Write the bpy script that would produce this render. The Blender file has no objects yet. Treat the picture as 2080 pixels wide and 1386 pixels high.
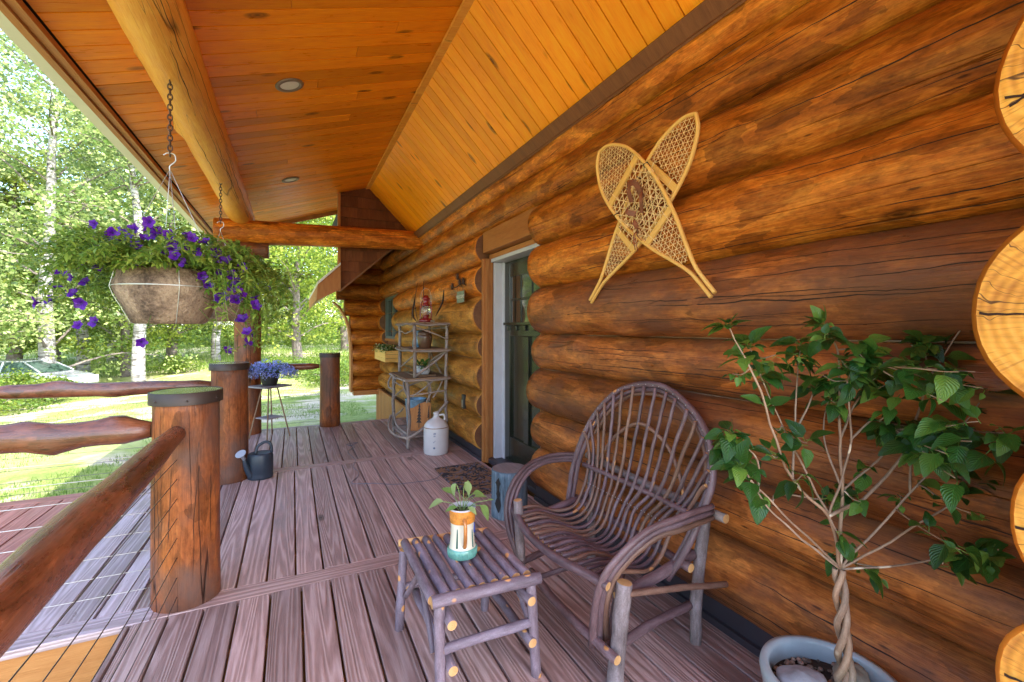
import bpy, math, random
from mathutils import Vector, Matrix, noise, Quaternion
R = random.Random(7)
SC = bpy.context.scene
COL = SC.collection
PI = math.pi
V = Vector

# ------------------------------------------------------------------ objects
ORG = {}
def tag(o, label=None, cat=None, group=None, kind=None):
    if label: o['label'] = label
    if cat: o['category'] = cat
    if group: o['group'] = group
    if kind: o['kind'] = kind
    return o
def thing(name, label, cat, loc=(0, 0, 0), group=None, rz=0):
    o = bpy.data.objects.new(name, None)
    COL.objects.link(o); o.location = loc; o.rotation_euler = (0, 0, rz)
    o.empty_display_size = .1
    ORG[o.name] = V(loc)
    return tag(o, label, cat, group)

class MB:
    def __init__(s):
        s.v = []; s.f = []; s.uv = []; s.m = []; s.t = []; s.sm = []
    def face(s, idx, uvs, m=0, tone=.5, sm=True):
        s.f.append(idx); s.uv.append(uvs); s.m.append(m); s.t.append(tone); s.sm.append(sm)
    def add(s, pts):
        b = len(s.v); s.v.extend([tuple(p) for p in pts]); return b
    def quad(s, a, b, c, d, m=0, tone=.5, uv=None, sm=False):
        k = s.add([a, b, c, d]); s.face([k, k+1, k+2, k+3], uv or [(0, 0), (1, 0), (1, 1), (0, 1)], m, tone, sm)
    def poly(s, pts, m=0, tone=.5, uv=None):
        k = s.add(pts); s.face(list(range(k, k+len(pts))), uv or [(p[0]+p[1], p[2]) for p in pts], m, tone, False)
    def box(s, lo, hi, m=0, tone=None, mat=None, axis=None, off=None):
        lo = V(lo); hi = V(hi); d = hi-lo
        if axis is None: axis = max(range(3), key=lambda i: d[i])
        if tone is None: tone = R.random()
        ou, ov = off or (R.random()*50, R.random()*50)
        c = [V((x, y, z)) for z in (lo.z, hi.z) for y in (lo.y, hi.y) for x in (lo.x, hi.x)]
        others = [i for i in range(3) if i != axis]
        fs = [((0, 2, 3, 1), 2), ((4, 5, 7, 6), 2), ((0, 1, 5, 4), 1), ((2, 6, 7, 3), 1), ((0, 4, 6, 2), 0), ((1, 3, 7, 5), 0)]
        b = s.add([(mat @ p) if mat else p for p in c])
        for idx, nax in fs:
            uv = []
            for i in idx:
                p = c[i]
                if nax == axis: uv.append((ou + p[others[0]]*.3, ov + p[others[1]]))
                else:
                    o = [k for k in others if k != nax][0]
                    uv.append((ou + p[axis], ov + p[o] + (.3 if nax == others[0] else 0)))
            s.face([b+i for i in idx], uv, m, tone, False)
    def tube(s, pts, r, seg=10, caps=(1, 1), m=0, mc=None, bump=0, bf=2.5, tone=None, seam=None, closed=False, squash=None, knots=0):
        pts = [V(p) for p in pts]; n = len(pts)
        rr = list(r) if hasattr(r, '__len__') else [r]*n
        if tone is None: tone = R.random()
        if mc is None: mc = m
        ou, ov = R.random()*50, R.random()*50
        sd = R.random()*100
        tg = []
        for i in range(n):
            if closed: t = pts[(i+1) % n]-pts[i-1]
            else: t = pts[min(i+1, n-1)]-pts[max(i-1, 0)]
            tg.append(t.normalized() if t.length > 1e-9 else V((0, 0, 1)))
        a = V(seam) if seam else (V((0, 0, 1)) if abs(tg[0].z) < .9 else V((1, 0, 0)))
        nx = (a-tg[0]*a.dot(tg[0])).normalized()
        L = 0; base = len(s.v); us = []; fr = []
        kn = [(R.random()*n, R.random()*2*PI, R.uniform(.6, 1.4)) for _ in range(knots)]
        step = (pts[-1]-pts[0]).length/max(1, n-1)
        for i in range(n):
            if i:
                L += (pts[i]-pts[i-1]).length
                nx = (nx-tg[i]*nx.dot(tg[i]))
                nx = nx.normalized() if nx.length > 1e-9 else tg[i].orthogonal().normalized()
            ny = tg[i].cross(nx); us.append(L); fr.append((nx.copy(), ny.copy()))
            for j in range(seg):
                an = 2*PI*j/seg
                q = rr[i]
                if bump:
                    q *= 1+bump*(noise.noise(V((math.cos(an)*.9+sd, math.sin(an)*.9, L*bf+sd)))+.5*noise.noise(V((math.cos(an)*2+sd, math.sin(an)*2, L*bf*2.6-sd))))
                for (ki, ka, ks) in kn:
                    da = abs((an-ka+PI) % (2*PI)-PI)*rr[i]; dl = abs(i-ki)*step
                    w = math.exp(-(da*da+dl*dl*.4)/(.045*ks)**2)
                    q += .022*ks*w
                x, y = math.cos(an), math.sin(an)
                if squash: x *= squash
                s.v.append(tuple(pts[i]+nx*(x*q)+ny*(y*q)))
        rm = sum(rr)/n
        rng = n if closed else n-1
        for i in range(rng):
            i2 = (i+1) % n
            u0 = us[i]; u1 = us[i2] if i2 else L+(pts[0]-pts[-1]).length
            for j in range(seg):
                j2 = (j+1) % seg
                v0 = 2*PI*rm*j/seg; v1 = 2*PI*rm*(j+1)/seg
                s.face([base+i*seg+j, base+i*seg+j2, base+i2*seg+j2, base+i2*seg+j],
                       [(ou+u0, ov+v0), (ou+u0, ov+v1), (ou+u1, ov+v1), (ou+u1, ov+v0)], m, tone)
        if not closed:
            for e in (0, 1):
                if not caps[e]: continue
                i = 0 if e == 0 else n-1
                nx, ny = fr[i]; b = base+i*seg; c = pts[i]
                out = -tg[i] if e == 0 else tg[i]
                ring = [V(s.v[b+j]) for j in range(seg)]
                k = s.add([c+(p-c)*.95+out*rr[i]*.03 for p in ring])
                cx, cy = R.uniform(-.12, .12)*rr[i], R.uniform(-.12, .12)*rr[i]
                uvs = [((p-c).dot(nx)*.95+cx, (p-c).dot(ny)*.95+cy) for p in ring]
                k2 = s.add([p for p in [V(s.v[k+j]) for j in range(seg)]])
                for j in range(seg):
                    j2 = (j+1) % seg
                    q = [b+j, b+j2, k+j2, k+j] if e == 1 else [b+j2, b+j, k+j, k+j2]
                    s.face(q, [(ou+L, ov), (ou+L, ov+.01), (ou+L+.01, ov+.01), (ou+L+.01, ov)], m, tone)
                idx = list(range(k2, k2+seg))
                if e == 0: idx.reverse(); uvs = uvs[::-1]
                s.face(idx, uvs, mc, tone, False)
        return s
    def lathe(s, prof, c=(0, 0, 0), seg=24, m=0, tone=.5, cap_b=True, cap_t=False, sx=1, sy=1, rz=0, wob=0):
        c = V(c); base = len(s.v); n = len(prof); L = 0; us = []
        for i, (r, z) in enumerate(prof):
            if i: L += math.hypot(r-prof[i-1][0], z-prof[i-1][1])
            us.append(L)
            for j in range(seg):
                a = 2*PI*j/seg+rz
                rr = r*(1+wob*noise.noise(V((math.cos(a)*2, math.sin(a)*2, z*6))))
                s.v.append((c.x+math.cos(a)*rr*sx, c.y+math.sin(a)*rr*sy, c.z+z))
        rm = max(p[0] for p in prof)
        for i in range(n-1):
            for j in range(seg):
                j2 = (j+1) % seg
                s.face([base+i*seg+j, base+i*seg+j2, base+(i+1)*seg+j2, base+(i+1)*seg+j],
                       [(us[i], j/seg*2*PI*rm), (us[i], (j+1)/seg*2*PI*rm), (us[i+1], (j+1)/seg*2*PI*rm), (us[i+1], j/seg*2*PI*rm)], m, tone)
        if cap_b:
            s.face([base+j for j in range(seg)][::-1], [(V(s.v[base+j])-c).to_2d()[:] for j in range(seg)][::-1], m, tone, False)
        if cap_t:
            b = base+(n-1)*seg
            s.face([b+j for j in range(seg)], [(V(s.v[b+j])-c).to_2d()[:] for j in range(seg)], m, tone, False)
    def leaf(s, p, d, up, L, W, m=0, tone=None, droop=.3, fold=.25, rows=4, shape=None):
        p = V(p); d = V(d).normalized(); up = V(up)
        sd = d.cross(up)
        sd = sd.normalized() if sd.length > 1e-5 else d.orthogonal().normalized()
        nn = sd.cross(d).normalized()
        if tone is None: tone = R.random()
        shape = shape or (0, .75, 1, .8, 0.42, 0)
        k = len(s.v); n = len(shape)
        for i, w in enumerate(shape):
            t = i/(n-1)
            cen = p+d*(L*t*(1-.25*droop*t))-nn*(L*droop*t*t)
            hw = W*.5*w
            s.v.extend([tuple(cen+sd*hw+nn*(hw*fold)), tuple(cen), tuple(cen-sd*hw+nn*(hw*fold))])
        for i in range(n-1):
            a = k+i*3; b = a+3; t0 = i/(n-1); t1 = (i+1)/(n-1)
            s.face([a, a+1, b+1, b], [(t0, 0), (t0, .5), (t1, .5), (t1, 0)], m, tone)
            s.face([a+1, a+2, b+2, b+1], [(t0, .5), (t0, 1), (t1, 1), (t1, .5)], m, tone)
    def qleaf(s, p, d, n, L, W, m=0, tone=None):
        p = V(p); sd = d.cross(n).normalized()*W*.5
        k = s.add([p, p+d*(L*.45)+sd, p+d*L, p+d*(L*.45)-sd])
        s.face([k, k+1, k+2, k+3], [(0, .5), (.5, 1), (1, .5), (.5, 0)], m, R.random() if tone is None else tone, False)
    def build(s, name, mats, parent=None, local=False, bevel=0, sub=0):
        me = bpy.data.meshes.new(name)
        vs = s.v; org = V((0, 0, 0))
        if parent is not None:
            org = ORG.get(parent.name, V((0, 0, 0)))
            if not local and org.length > 0: vs = [(x-org.x, y-org.y, z-org.z) for x, y, z in vs]
        me.from_pydata(vs, [], s.f)
        uvl = me.uv_layers.new(name='UVMap')
        flat = []
        for q in s.uv:
            for a in q: flat.extend((a[0], a[1]))
        uvl.data.foreach_set('uv', flat)
        at = me.attributes.new('tone', 'FLOAT', 'FACE'); at.data.foreach_set('value', s.t)
        if not isinstance(mats, (list, tuple)): mats = [mats]
        for q in mats: me.materials.append(q)
        me.polygons.foreach_set('material_index', s.m)
        me.polygons.foreach_set('use_smooth', s.sm)
        me.update()
        o = bpy.data.objects.new(name, me); COL.objects.link(o)
        if parent is not None:
            o.parent = parent; ORG[o.name] = org
        if bevel:
            md = o.modifiers.new('b', 'BEVEL'); md.width = bevel; md.segments = 2; md.limit_method = 'ANGLE'
        if sub:
            md = o.modifiers.new('s', 'SUBSURF'); md.levels = sub; md.render_levels = sub
        return o
from mathutils.bvhtree import BVHTree
def add_checks(mb, a, b, n, m, angs, wmax=(.0012, .0032), lens=(.25, 1.3), ref=(0, 0, 1), avoid=None):
    # drying checks: thin dark tapered slits that follow the log surface
    a = V(a); b = V(b); ax = (b-a); L = ax.length; ax.normalize()
    nx = (V(ref)-ax*V(ref).dot(ax)).normalized(); ny = ax.cross(nx)
    bv = BVHTree.FromPolygons(mb.v, mb.f)
    for _ in range(n):
        ln = min(R.uniform(*lens), L*.8); t0 = R.uniform(0, L-ln); th = R.uniform(*angs); w = R.uniform(*wmax); sd = R.random()*99
        k = max(6, int(ln/.035)); prev = None; drift = R.uniform(-.12, .12)
        for i in range(k+1):
            q = i/k; t = t0+ln*q
            an = th+drift*q+.05*noise.noise(V((t*6, sd, 0)))+.02*noise.noise(V((t*30, sd, 4)))
            d = nx*math.cos(an)+ny*math.sin(an)
            hit = bv.ray_cast(a+ax*t+d*.7, -d, .75)
            if hit[0] is None: prev = None; continue
            p = hit[0]+d*.0009; wd = w*(math.sin(PI*q)**.6)*(.75+.5*noise.noise(V((t*18, sd, 8))))+.0001
            sdv = ax.cross(d).normalized()*wd
            if prev is not None:
                kk = mb.add([prev[0], prev[1], p-sdv, p+sdv]); mb.face([kk, kk+1, kk+2, kk+3], [(0, 0)]*4, m, .5, False)
            prev = (p+sdv, p-sdv)
def copy_tree(o, parent=None):
    c = o.copy(); COL.objects.link(c); c.parent = parent
    for ch in list(o.children): copy_tree(ch, c)
    return c
def lerp(a, b, t): return V(a).lerp(V(b), t)
def line(a, b, n): return [lerp(a, b, i/(n-1)) for i in range(n)]
def spline(P, n):
    P = [V(p) for p in P]; out = []
    Q = [P[0]*2-P[1]]+P+[P[-1]*2-P[-2]]
    k = len(P)-1
    for i in range(n):
        t = i/(n-1)*k; j = min(int(t), k-1); t -= j
        a, b, c, d = Q[j:j+4]
        out.append(.5*((2*b)+(c-a)*t+(2*a-5*b+4*c-d)*t*t+(3*b-a-3*c+d)*t**3))
    return out
def wobble(pts, amp, f=3):
    sd = R.random()*99
    return [p+V((noise.noise(p*f+V((sd, 0, 0))), noise.noise(p*f+V((0, sd, 0))), noise.noise(p*f+V((0, 0, sd)))))*amp*(1 if 0 < i < len(pts)-1 else .3) for i, p in enumerate(pts)]

# ------------------------------------------------------------------ materials
class G:
    def __init__(s, name):
        s.mat = bpy.data.materials.new(name); s.mat.use_nodes = True
        s.nt = s.mat.node_tree; s.nt.nodes.clear()
        s.out = s.nt.nodes.new('ShaderNodeOutputMaterial')
        s.b = s.nt.nodes.new('ShaderNodeBsdfPrincipled')
        s.nt.links.new(s.b.outputs[0], s.out.inputs[0])
    def set(s, inp, val, node=None):
        i = (node or s.b).inputs[inp]
        if isinstance(val, bpy.types.NodeSocket): s.nt.links.new(val, i)
        else: i.default_value = (*val, 1) if (hasattr(val, '__len__') and len(val) == 3 and i.type == 'RGBA') else val
    def n(s, typ, ins={}, **props):
        nd = s.nt.nodes.new('ShaderNode'+typ)
        for k, v in props.items(): setattr(nd, k, v)
        for k, v in ins.items(): s.set(k, v, nd)
        return nd
    def math(s, op, a, b=0, clamp=False):
        nd = s.nt.nodes.new('ShaderNodeMath'); nd.operation = op; nd.use_clamp = clamp
        s.set(0, a, nd)
        if op not in ('SINE', 'ABSOLUTE', 'FRACT', 'FLOOR', 'SQRT'): s.set(1, b, nd)
        return nd.outputs[0]
    def mix(s, f, a, b, mode='MIX'):
        nd = s.nt.nodes.new('ShaderNodeMix'); nd.data_type = 'RGBA'; nd.blend_type = mode
        s.set(0, f, nd); s.set(6, a, nd); s.set(7, b, nd)
        return nd.outputs[2]
    def ramp(s, f, stops):
        nd = s.nt.nodes.new('ShaderNodeValToRGB'); cr = nd.color_ramp
        while len(cr.elements) < len(stops): cr.elements.new(.5)
        for e, (p, c) in zip(cr.elements, stops):
            e.position = p; e.color = (*c, 1) if hasattr(c, '__len__') else (c, c, c, 1)
        s.set(0, f, nd); return nd.outputs[0]
    def uv(s):
        u = s.n('UVMap'); u.uv_map = 'UVMap'; sp = s.n('SeparateXYZ', {0: u.outputs[0]})
        return sp.outputs[0], sp.outputs[1]
    def vec(s, x, y, z=0.0):
        return s.n('CombineXYZ', {0: x, 1: y, 2: z}).outputs[0]
    def sv(s, u, v, a, b, z=0.0): return s.vec(s.math('MULTIPLY', u, a), s.math('MULTIPLY', v, b), z)
    def noise(s, vec, scale=1, detail=3, rough=.55, dist=0):
        return s.n('TexNoise', {'Vector': vec, 'Scale': scale, 'Detail': detail, 'Roughness': rough, 'Distortion': dist}).outputs[0]
    def tone(s): return s.n('Attribute', attribute_name='tone').outputs['Fac']
    def pos(s): return s.n('NewGeometry').outputs['Position']
    def bump(s, h, strength=.4, dist=.01):
        b = s.n('Bump', {'Height': h, 'Strength': strength, 'Distance': dist}); s.set('Normal', b.outputs[0])

def wood(name, dark, mid, light, tonev=.25, patch=1.0, cath=0, cracks=.6, rough=.45, grain=1.0, knots=0, crackf=9, weather_sheen=None, bump=.5, sheen=None, spec=.22, patchtone=(.55, 1.25)):
    g = G(name); u, v = g.uv(); t = g.tone(); tz = g.math('MULTIPLY', t, 37.0)
    big = g.noise(g.vec(g.math('MULTIPLY', u, 2.0), g.math('MULTIPLY', v, 7.0), tz), 1, 4, .6, .9)
    med = g.noise(g.vec(g.math('MULTIPLY', u, 5.0), g.math('MULTIPLY', v, 22.0), tz), 1, 4, .65, .4)
    fine = g.noise(g.vec(g.math('MULTIPLY', u, 9.0*grain), g.math('MULTIPLY', v, 170.0*grain), tz), 1, 3, .6)
    f = g.math('ADD', g.math('MULTIPLY', big, .55*patch), g.math('MULTIPLY', med, .35))
    f = g.math('ADD', f, g.math('MULTIPLY', fine, .3))
    f = g.math('ADD', f, (1-patch)*.28-.1)
    f = g.math('ADD', g.math('MULTIPLY', g.math('SUBTRACT', f, .5), 1.0+.1*patch), .5)
    h = fine
    if cath:
        cn = g.noise(g.vec(g.math('MULTIPLY', u, .42), g.math('MULTIPLY', v, 11.0), tz), 1, 1, .4)
        ph = g.math('ADD', g.math('MULTIPLY', cn, cath), g.math('MULTIPLY', fine, 1.0))
        sn = g.math('SINE', ph)
        sn2 = g.math('ADD', g.math('MULTIPLY', sn, .5), .5)
        sn2 = g.math('POWER', sn2, 1.6)
        f = g.math('ADD', g.math('MULTIPLY', f, .78), g.math('MULTIPLY', sn2, .20))
        h = g.math('ADD', g.math('MULTIPLY', sn2, .7), g.math('MULTIPLY', fine, .5))
    col = g.ramp(f, [(.22, dark), (.47, mid), (.72, light)])
    # per piece tone
    col = g.mix(1.0, col, g.ramp(t, [(0, (1-tonev,)*3), (1, (1+tonev*.6,)*3)]), 'MULTIPLY')
    if patch > .5:   # draw-knife patches
        vo = g.n('TexVoronoi', {'Vector': g.vec(g.math('MULTIPLY', g.math('ADD', u, g.math('MULTIPLY', big, .3)), 5.0), g.math('MULTIPLY', v, 13.0), tz), 'Scale': 1.0, 'Randomness': 1.0})
        pc = g.n('SeparateColor', {0: vo.outputs['Color']}).outputs[0]
        col = g.mix(.85*patch, col, g.mix(1.0, col, g.ramp(pc, [(0, (patchtone[0],)*3), (.5, (1, 1, 1)), (1, (patchtone[1],)*3)]), 'MULTIPLY'))
    if patch > .5:
        vs2 = g.n('TexVoronoi', {'Vector': g.vec(g.math('MULTIPLY', u, 9.0), g.math('MULTIPLY', v, 40.0), tz), 'Scale': 1.0})
        sp_ = g.math('MULTIPLY', g.ramp(vs2.outputs['Distance'], [(.10, 1.0), (.22, 0.0)]), g.math('GREATER_THAN', g.n('SeparateColor', {0: vs2.outputs['Color']}).outputs[0], .86))
        col = g.mix(g.math('MULTIPLY', sp_, .8), col, tuple(c*.4 for c in dark))
        iso = g.noise(g.vec(g.math('MULTIPLY', u, 22.0), g.math('MULTIPLY', v, 45.0), tz), 1, 4, .7)
        col = g.mix(1.0, col, g.ramp(iso, [(.33, (.66,)*3), (.5, (1, 1, 1)), (.68, (1.2,)*3)]), 'MULTIPLY')
    if weather_sheen:  # blotches: weathering on posts, painted sky reflection on the low wall logs
        w = g.ramp(g.noise(g.vec(g.math('MULTIPLY', u, 2.0), g.math('MULTIPLY', v, 3.0), g.math('ADD', tz, 9.0)), 1, 4, .6), [(.42, 0.0), (.62, .8)])
        col = g.mix(w, col, weather_sheen)
    if knots:
        vo = g.n('TexVoronoi', {'Vector': g.vec(g.math('MULTIPLY', u, 2.2), g.math('MULTIPLY', v, 5.5), tz), 'Scale': 1.0})
        kd = g.math('ADD', vo.outputs['Distance'], g.math('MULTIPLY', med, .12))
        ring = g.ramp(kd, [(.10, (.16,)*3), (.135, (.55,)*3), (.15, (.3,)*3), (.24, (1, 1, 1))])
        sel = g.math('GREATER_THAN', g.n('SeparateColor', {0: vo.outputs['Color']}).outputs[1], 1-knots)
        col = g.mix(sel, col, g.mix(1.0, col, ring, 'MULTIPLY'))
    if cracks:
        cv = g.noise(g.vec(g.math('MULTIPLY', u, .22), g.math('MULTIPLY', g.math('ADD', v, g.math('MULTIPLY', med, .006)), crackf), tz), 1, 1.0, .5, 0)
        cd = g.math('ABSOLUTE', g.math('SUBTRACT', cv, .5))
        cm = g.ramp(cd, [(.0, 1.0), (.0025, .9), (.0055, 0.0)])
        cv2 = g.noise(g.vec(g.math('MULTIPLY', u, .5), g.math('MULTIPLY', g.math('ADD', v, g.math('MULTIPLY', med, .004)), crackf*2.6), g.math('ADD', tz, 5.0)), 1, 1.0, .5, 0)
        cm2 = g.ramp(g.math('ABSOLUTE', g.math('SUBTRACT', cv2, .52)), [(.0, .75), (.0035, 0.0)])
        cm = g.math('MAXIMUM', cm, cm2)
        gate = g.ramp(g.noise(g.vec(g.math('MULTIPLY', u, .8), g.math('MULTIPLY', v, 4.0), g.math('ADD', tz, 3.3)), 1, 1, .5), [(.49, 0.0), (.54, 1.0)])
        cm = g.math('MULTIPLY', cm, g.math('MULTIPLY', gate, cracks))
        col = g.mix(cm, col, tuple(c*.12 for c in dark))
        h = g.math('SUBTRACT', h, g.math('MULTIPLY', cm, 4.0))
    g.set('Base Color', col)
    g.set('Roughness', g.ramp(med, [(.3, rough-.1), (.7, rough+.15)]))
    g.set('Specular IOR Level', spec)
    g.bump(g.math('ADD', h, g.math('MULTIPLY', med, 1.5)), bump, .004)
    return g.mat

def endgrain(name, dark, mid, light, freq=500, rough=.6, cracks=True):
    g = G(name); u, v = g.uv(); p = g.vec(u, v)
    nz = g.noise(p, 6, 3)
    d = g.math('SQRT', g.math('ADD', g.math('MULTIPLY', u, u), g.math('MULTIPLY', v, v)))
    d2 = g.math('ADD', d, g.math('MULTIPLY', nz, .03))
    s1 = g.math('ADD', g.math('MULTIPLY', g.math('SINE', g.math('MULTIPLY', d2, freq)), .5), .5)
    big = g.noise(p, 9, 4, .6)
    f = g.math('ADD', g.math('MULTIPLY', s1, .10), g.math('MULTIPLY', big, .95))
    col = g.ramp(f, [(.3, dark), (.55, mid), (.85, light)])
    col = g.mix(g.ramp(d, [(0, .5), (.05, .35), (.16, 0.0)]), col, dark)
    if cracks:
        an = g.math('ARCTAN2', v, g.math('ADD', u, .0001))
        an2 = g.math('ADD', an, g.math('MULTIPLY', g.noise(p, 14, 2), .35))
        t = g.tone()
        cv = g.noise(g.vec(g.math('MULTIPLY', an2, 2.6), g.math('MULTIPLY', d, 1.0), g.math('MULTIPLY', t, 50.0)), 1.6, 1, .4)
        cd = g.math('ABSOLUTE', g.math('SUBTRACT', cv, .5))
        w = g.math('DIVIDE', cd, g.math('ADD', d, .02))
        cm = g.ramp(w, [(0, .95), (.018, .8), (.04, 0.0)])
        fr_ = g.noise(g.vec(g.math('MULTIPLY', an, 26.0), g.math('MULTIPLY', d, 7.0), 2.0), 1, 2, .5)
        col = g.mix(g.ramp(fr_, [(.56, 0.0), (.64, .55)]), col, mid if dark[0] < .2 else dark)
        saw = g.noise(g.vec(g.math('MULTIPLY', g.math('ADD', u, g.math('MULTIPLY', v, .15)), 4.0), g.math('MULTIPLY', v, 150.0), 1.0), 1, 2, .5)
        col = g.mix(1.0, col, g.ramp(saw, [(.35, (.9,)*3), (.6, (1.04,)*3)]), 'MULTIPLY')
        cm = g.math('MULTIPLY', cm, g.ramp(d, [(.03, 0.0), (.08, 1.0)]))
        col = g.mix(cm, col, tuple(c*.15 for c in dark))
    g.set('Base Color', col); g.set('Roughness', rough)
    g.bump(g.math('ADD', s1, g.math('MULTIPLY', g.noise(g.vec(g.math('MULTIPLY', u, 8.0), g.math('MULTIPLY', v, 120.0)), 1, 2), 1.5)), .25, .003)
    return g.mat

def simple(name, col, rough=.5, metal=0, spec=.5, var=.0, vs=8, bump=0, bs=60, coat=0, trans=0, col2=None):
    g = G(name); p = g.n('TexCoord').outputs['Object']
    if var or col2:
        nz = g.noise(p, vs, 5, .6)
        c = g.ramp(nz, [(.3, tuple(x*(1-var) for x in col)), (.7, col2 or tuple(min(1, x*(1+var)) for x in col))])
    else: c = col
    g.set('Base Color', c); g.set('Roughness', rough); g.set('Metallic', metal); g.set('Specular IOR Level', spec)
    if coat: g.set('Coat Weight', coat); g.set('Coat Roughness', .08)
    if trans: g.set('Transmission Weight', trans)
    if bump: g.bump(g.noise(p, bs, 4, .6), bump, .004)
    return g.mat

def leafmat(name, dark, mid, light, transl=.4, rough=.45, vein=False, spec=.4):
    g = G(name); t = g.tone(); u, v = g.uv()
    nz = g.noise(g.pos(), 1.3, 2)
    f = g.math('ADD', g.math('MULTIPLY', t, .75), g.math('MULTIPLY', nz, .3))
    col = g.ramp(f, [(.1, dark), (.5, mid), (.95, light)])
    if vein:
        d = g.math('ABSOLUTE', g.math('SUBTRACT', v, .5))
        mid_v = g.ramp(d, [(.0, 1.0), (.035, 0.0)])
        sv = g.math('SINE', g.math('MULTIPLY', g.math('ADD', u, g.math('MULTIPLY', d, -.9)), 48.0))
        m2 = g.ramp(sv, [(.9, 0.0), (1.0, .35)])
        col = g.mix(g.math('MAXIMUM', g.math('MULTIPLY', mid_v, .6), m2), col, tuple(min(1, x*1.9) for x in mid))
        g.bump(g.math('ADD', sv, g.math('MULTIPLY', mid_v, -2)), .35, .003)
    g.set('Base Color', col); g.set('Roughness', rough); g.set('Specular IOR Level', spec)
    tr = g.n('BsdfTranslucent'); g.set('Color', g.mix(.5, col, light), tr)
    mx = g.n('MixShader'); g.set(0, transl, mx)
    g.nt.links.new(g.b.outputs[0], mx.inputs[1]); g.nt.links.new(tr.outputs[0], mx.inputs[2])
    g.nt.links.new(mx.outputs[0], g.out.inputs[0])
    return g.mat

def bark(name, dark, mid, light, nub=(.5, .22, .08), nubs=.1, rough=.6):
    g = G(name); u, v = g.uv(); t = g.tone(); tz = g.math('MULTIPLY', t, 31.0)
    a = g.noise(g.vec(g.math('MULTIPLY', u, 14.0), g.math('MULTIPLY', v, 60.0), tz), 1, 4, .65)
    b = g.noise(g.vec(g.math('MULTIPLY', u, 5.0), g.math('MULTIPLY', v, 12.0), tz), 1, 3, .6)
    c = g.noise(g.vec(g.math('MULTIPLY', u, 160.0), g.math('MULTIPLY', v, 260.0), tz), 1, 2, .6)
    f = g.math('ADD', g.math('MULTIPLY', a, .45), g.math('ADD', g.math('MULTIPLY', b, .45), g.math('MULTIPLY', c, .2)))
    col = g.ramp(f, [(.36, dark), (.55, mid), (.74, light)])
    col = g.mix(1.0, col, g.ramp(t, [(0, (.7, .66, .66)), (.5, (1, 1, 1.05)), (1, (1.1, 1.0, .95))]), 'MULTIPLY')
    vo = g.n('TexVoronoi', {'Vector': g.vec(g.math('MULTIPLY', u, 13.0), g.math('MULTIPLY', v, 17.0), tz), 'Scale': 1.0})
    sp = g.math('MULTIPLY', g.ramp(vo.outputs['Distance'], [(.16, 1.0), (.24, 0.0)]), g.math('GREATER_THAN', g.n('SeparateColor', {0: vo.outputs['Color']}).outputs[0], 1-nubs))
    col = g.mix(sp, col, nub)
    g.set('Base Color', col); g.set('Roughness', rough)
    g.bump(g.math('ADD', g.math('ADD', a, b), g.math('MULTIPLY', sp, 1.5)), .5, .003)
    return g.mat

M = {}
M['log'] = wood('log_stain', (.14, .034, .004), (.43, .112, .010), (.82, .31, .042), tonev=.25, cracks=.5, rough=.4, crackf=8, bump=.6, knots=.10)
M['logshade'] = wood('log_stain_shaded', (.085, .023, .006), (.29, .085, .018), (.58, .21, .050), tonev=.3, cracks=.5, rough=.36, crackf=8, bump=.6, knots=.12, weather_sheen=(.15, .062, .035))  # wall stain again for low logs, sky reflection and dimmer light painted in
M['logshade2'] = wood('log_stain_yellow', (.10, .034, .006), (.34, .13, .02), (.60, .29, .06), tonev=.2, cracks=.5, rough=.4, crackf=8, bump=.6, knots=.10)
M['logend'] = endgrain('log_cut_end', (.10, .035, .015), (.17, .065, .025), (.26, .11, .045), 420)
M['cornerend'] = endgrain('log_fresh_end', (.46, .16, .018), (.80, .36, .045), (.93, .52, .10), 330)
M['beam'] = wood('log_beam_wood', (.50, .17, .020), (.82, .33, .045), (.97, .54, .12), tonev=.12, patch=.5, cracks=.7, rough=.45, crackf=6, knots=.10, patchtone=(.6, 1.2))
M['post'] = wood('log_post_wood', (.07, .019, .007), (.24, .066, .018), (.42, .14, .04), tonev=.15, cracks=1.0, rough=.38, crackf=9, weather_sheen=(.13, .075, .06), bump=.5, knots=.08)
M['rail'] = wood('log_rail_wood', (.045, .012, .007), (.15, .042, .018), (.26, .085, .035), tonev=.1, cracks=.7, rough=.26, crackf=5, bump=.35, spec=.7)
M['deck'] = wood('deck_board', (.16, .090, .075), (.42, .265, .24), (.64, .47, .445), tonev=.34, patch=.15, cath=78, cracks=.25, spec=.5, rough=.42, crackf=14, bump=.6, knots=.10)
M['deckskygloss'] = wood('deck_board_skygloss', (.20, .13, .125), (.47, .35, .375), (.70, .57, .62), tonev=.2, patch=.15, cath=78, cracks=.25, spec=.6, rough=.36, crackf=14, bump=.6, knots=.10)  # deck boards again, sky gloss painted in as paler lavender
M['deckred'] = wood('deck_board_red', (.20, .065, .045), (.42, .16, .12), (.56, .26, .2), tonev=.15, patch=.15, cath=78, spec=.5, cracks=.2, rough=.5, crackf=14, bump=.5)
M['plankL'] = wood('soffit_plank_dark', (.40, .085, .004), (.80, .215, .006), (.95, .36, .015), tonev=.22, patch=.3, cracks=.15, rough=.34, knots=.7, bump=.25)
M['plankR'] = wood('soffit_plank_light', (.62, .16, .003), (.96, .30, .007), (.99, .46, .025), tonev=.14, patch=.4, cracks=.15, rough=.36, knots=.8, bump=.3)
M['cedar'] = wood('cedar_trim', (.16, .05, .016), (.38, .14, .04), (.52, .24, .08), tonev=.15, patch=.3, cracks=.15, rough=.5, bump=.4)
M['trimdark'] = wood('trim_dark', (.07, .025, .012), (.18, .07, .03), (.28, .12, .05), tonev=.1, patch=.3, cracks=.1, rough=.5)
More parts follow.
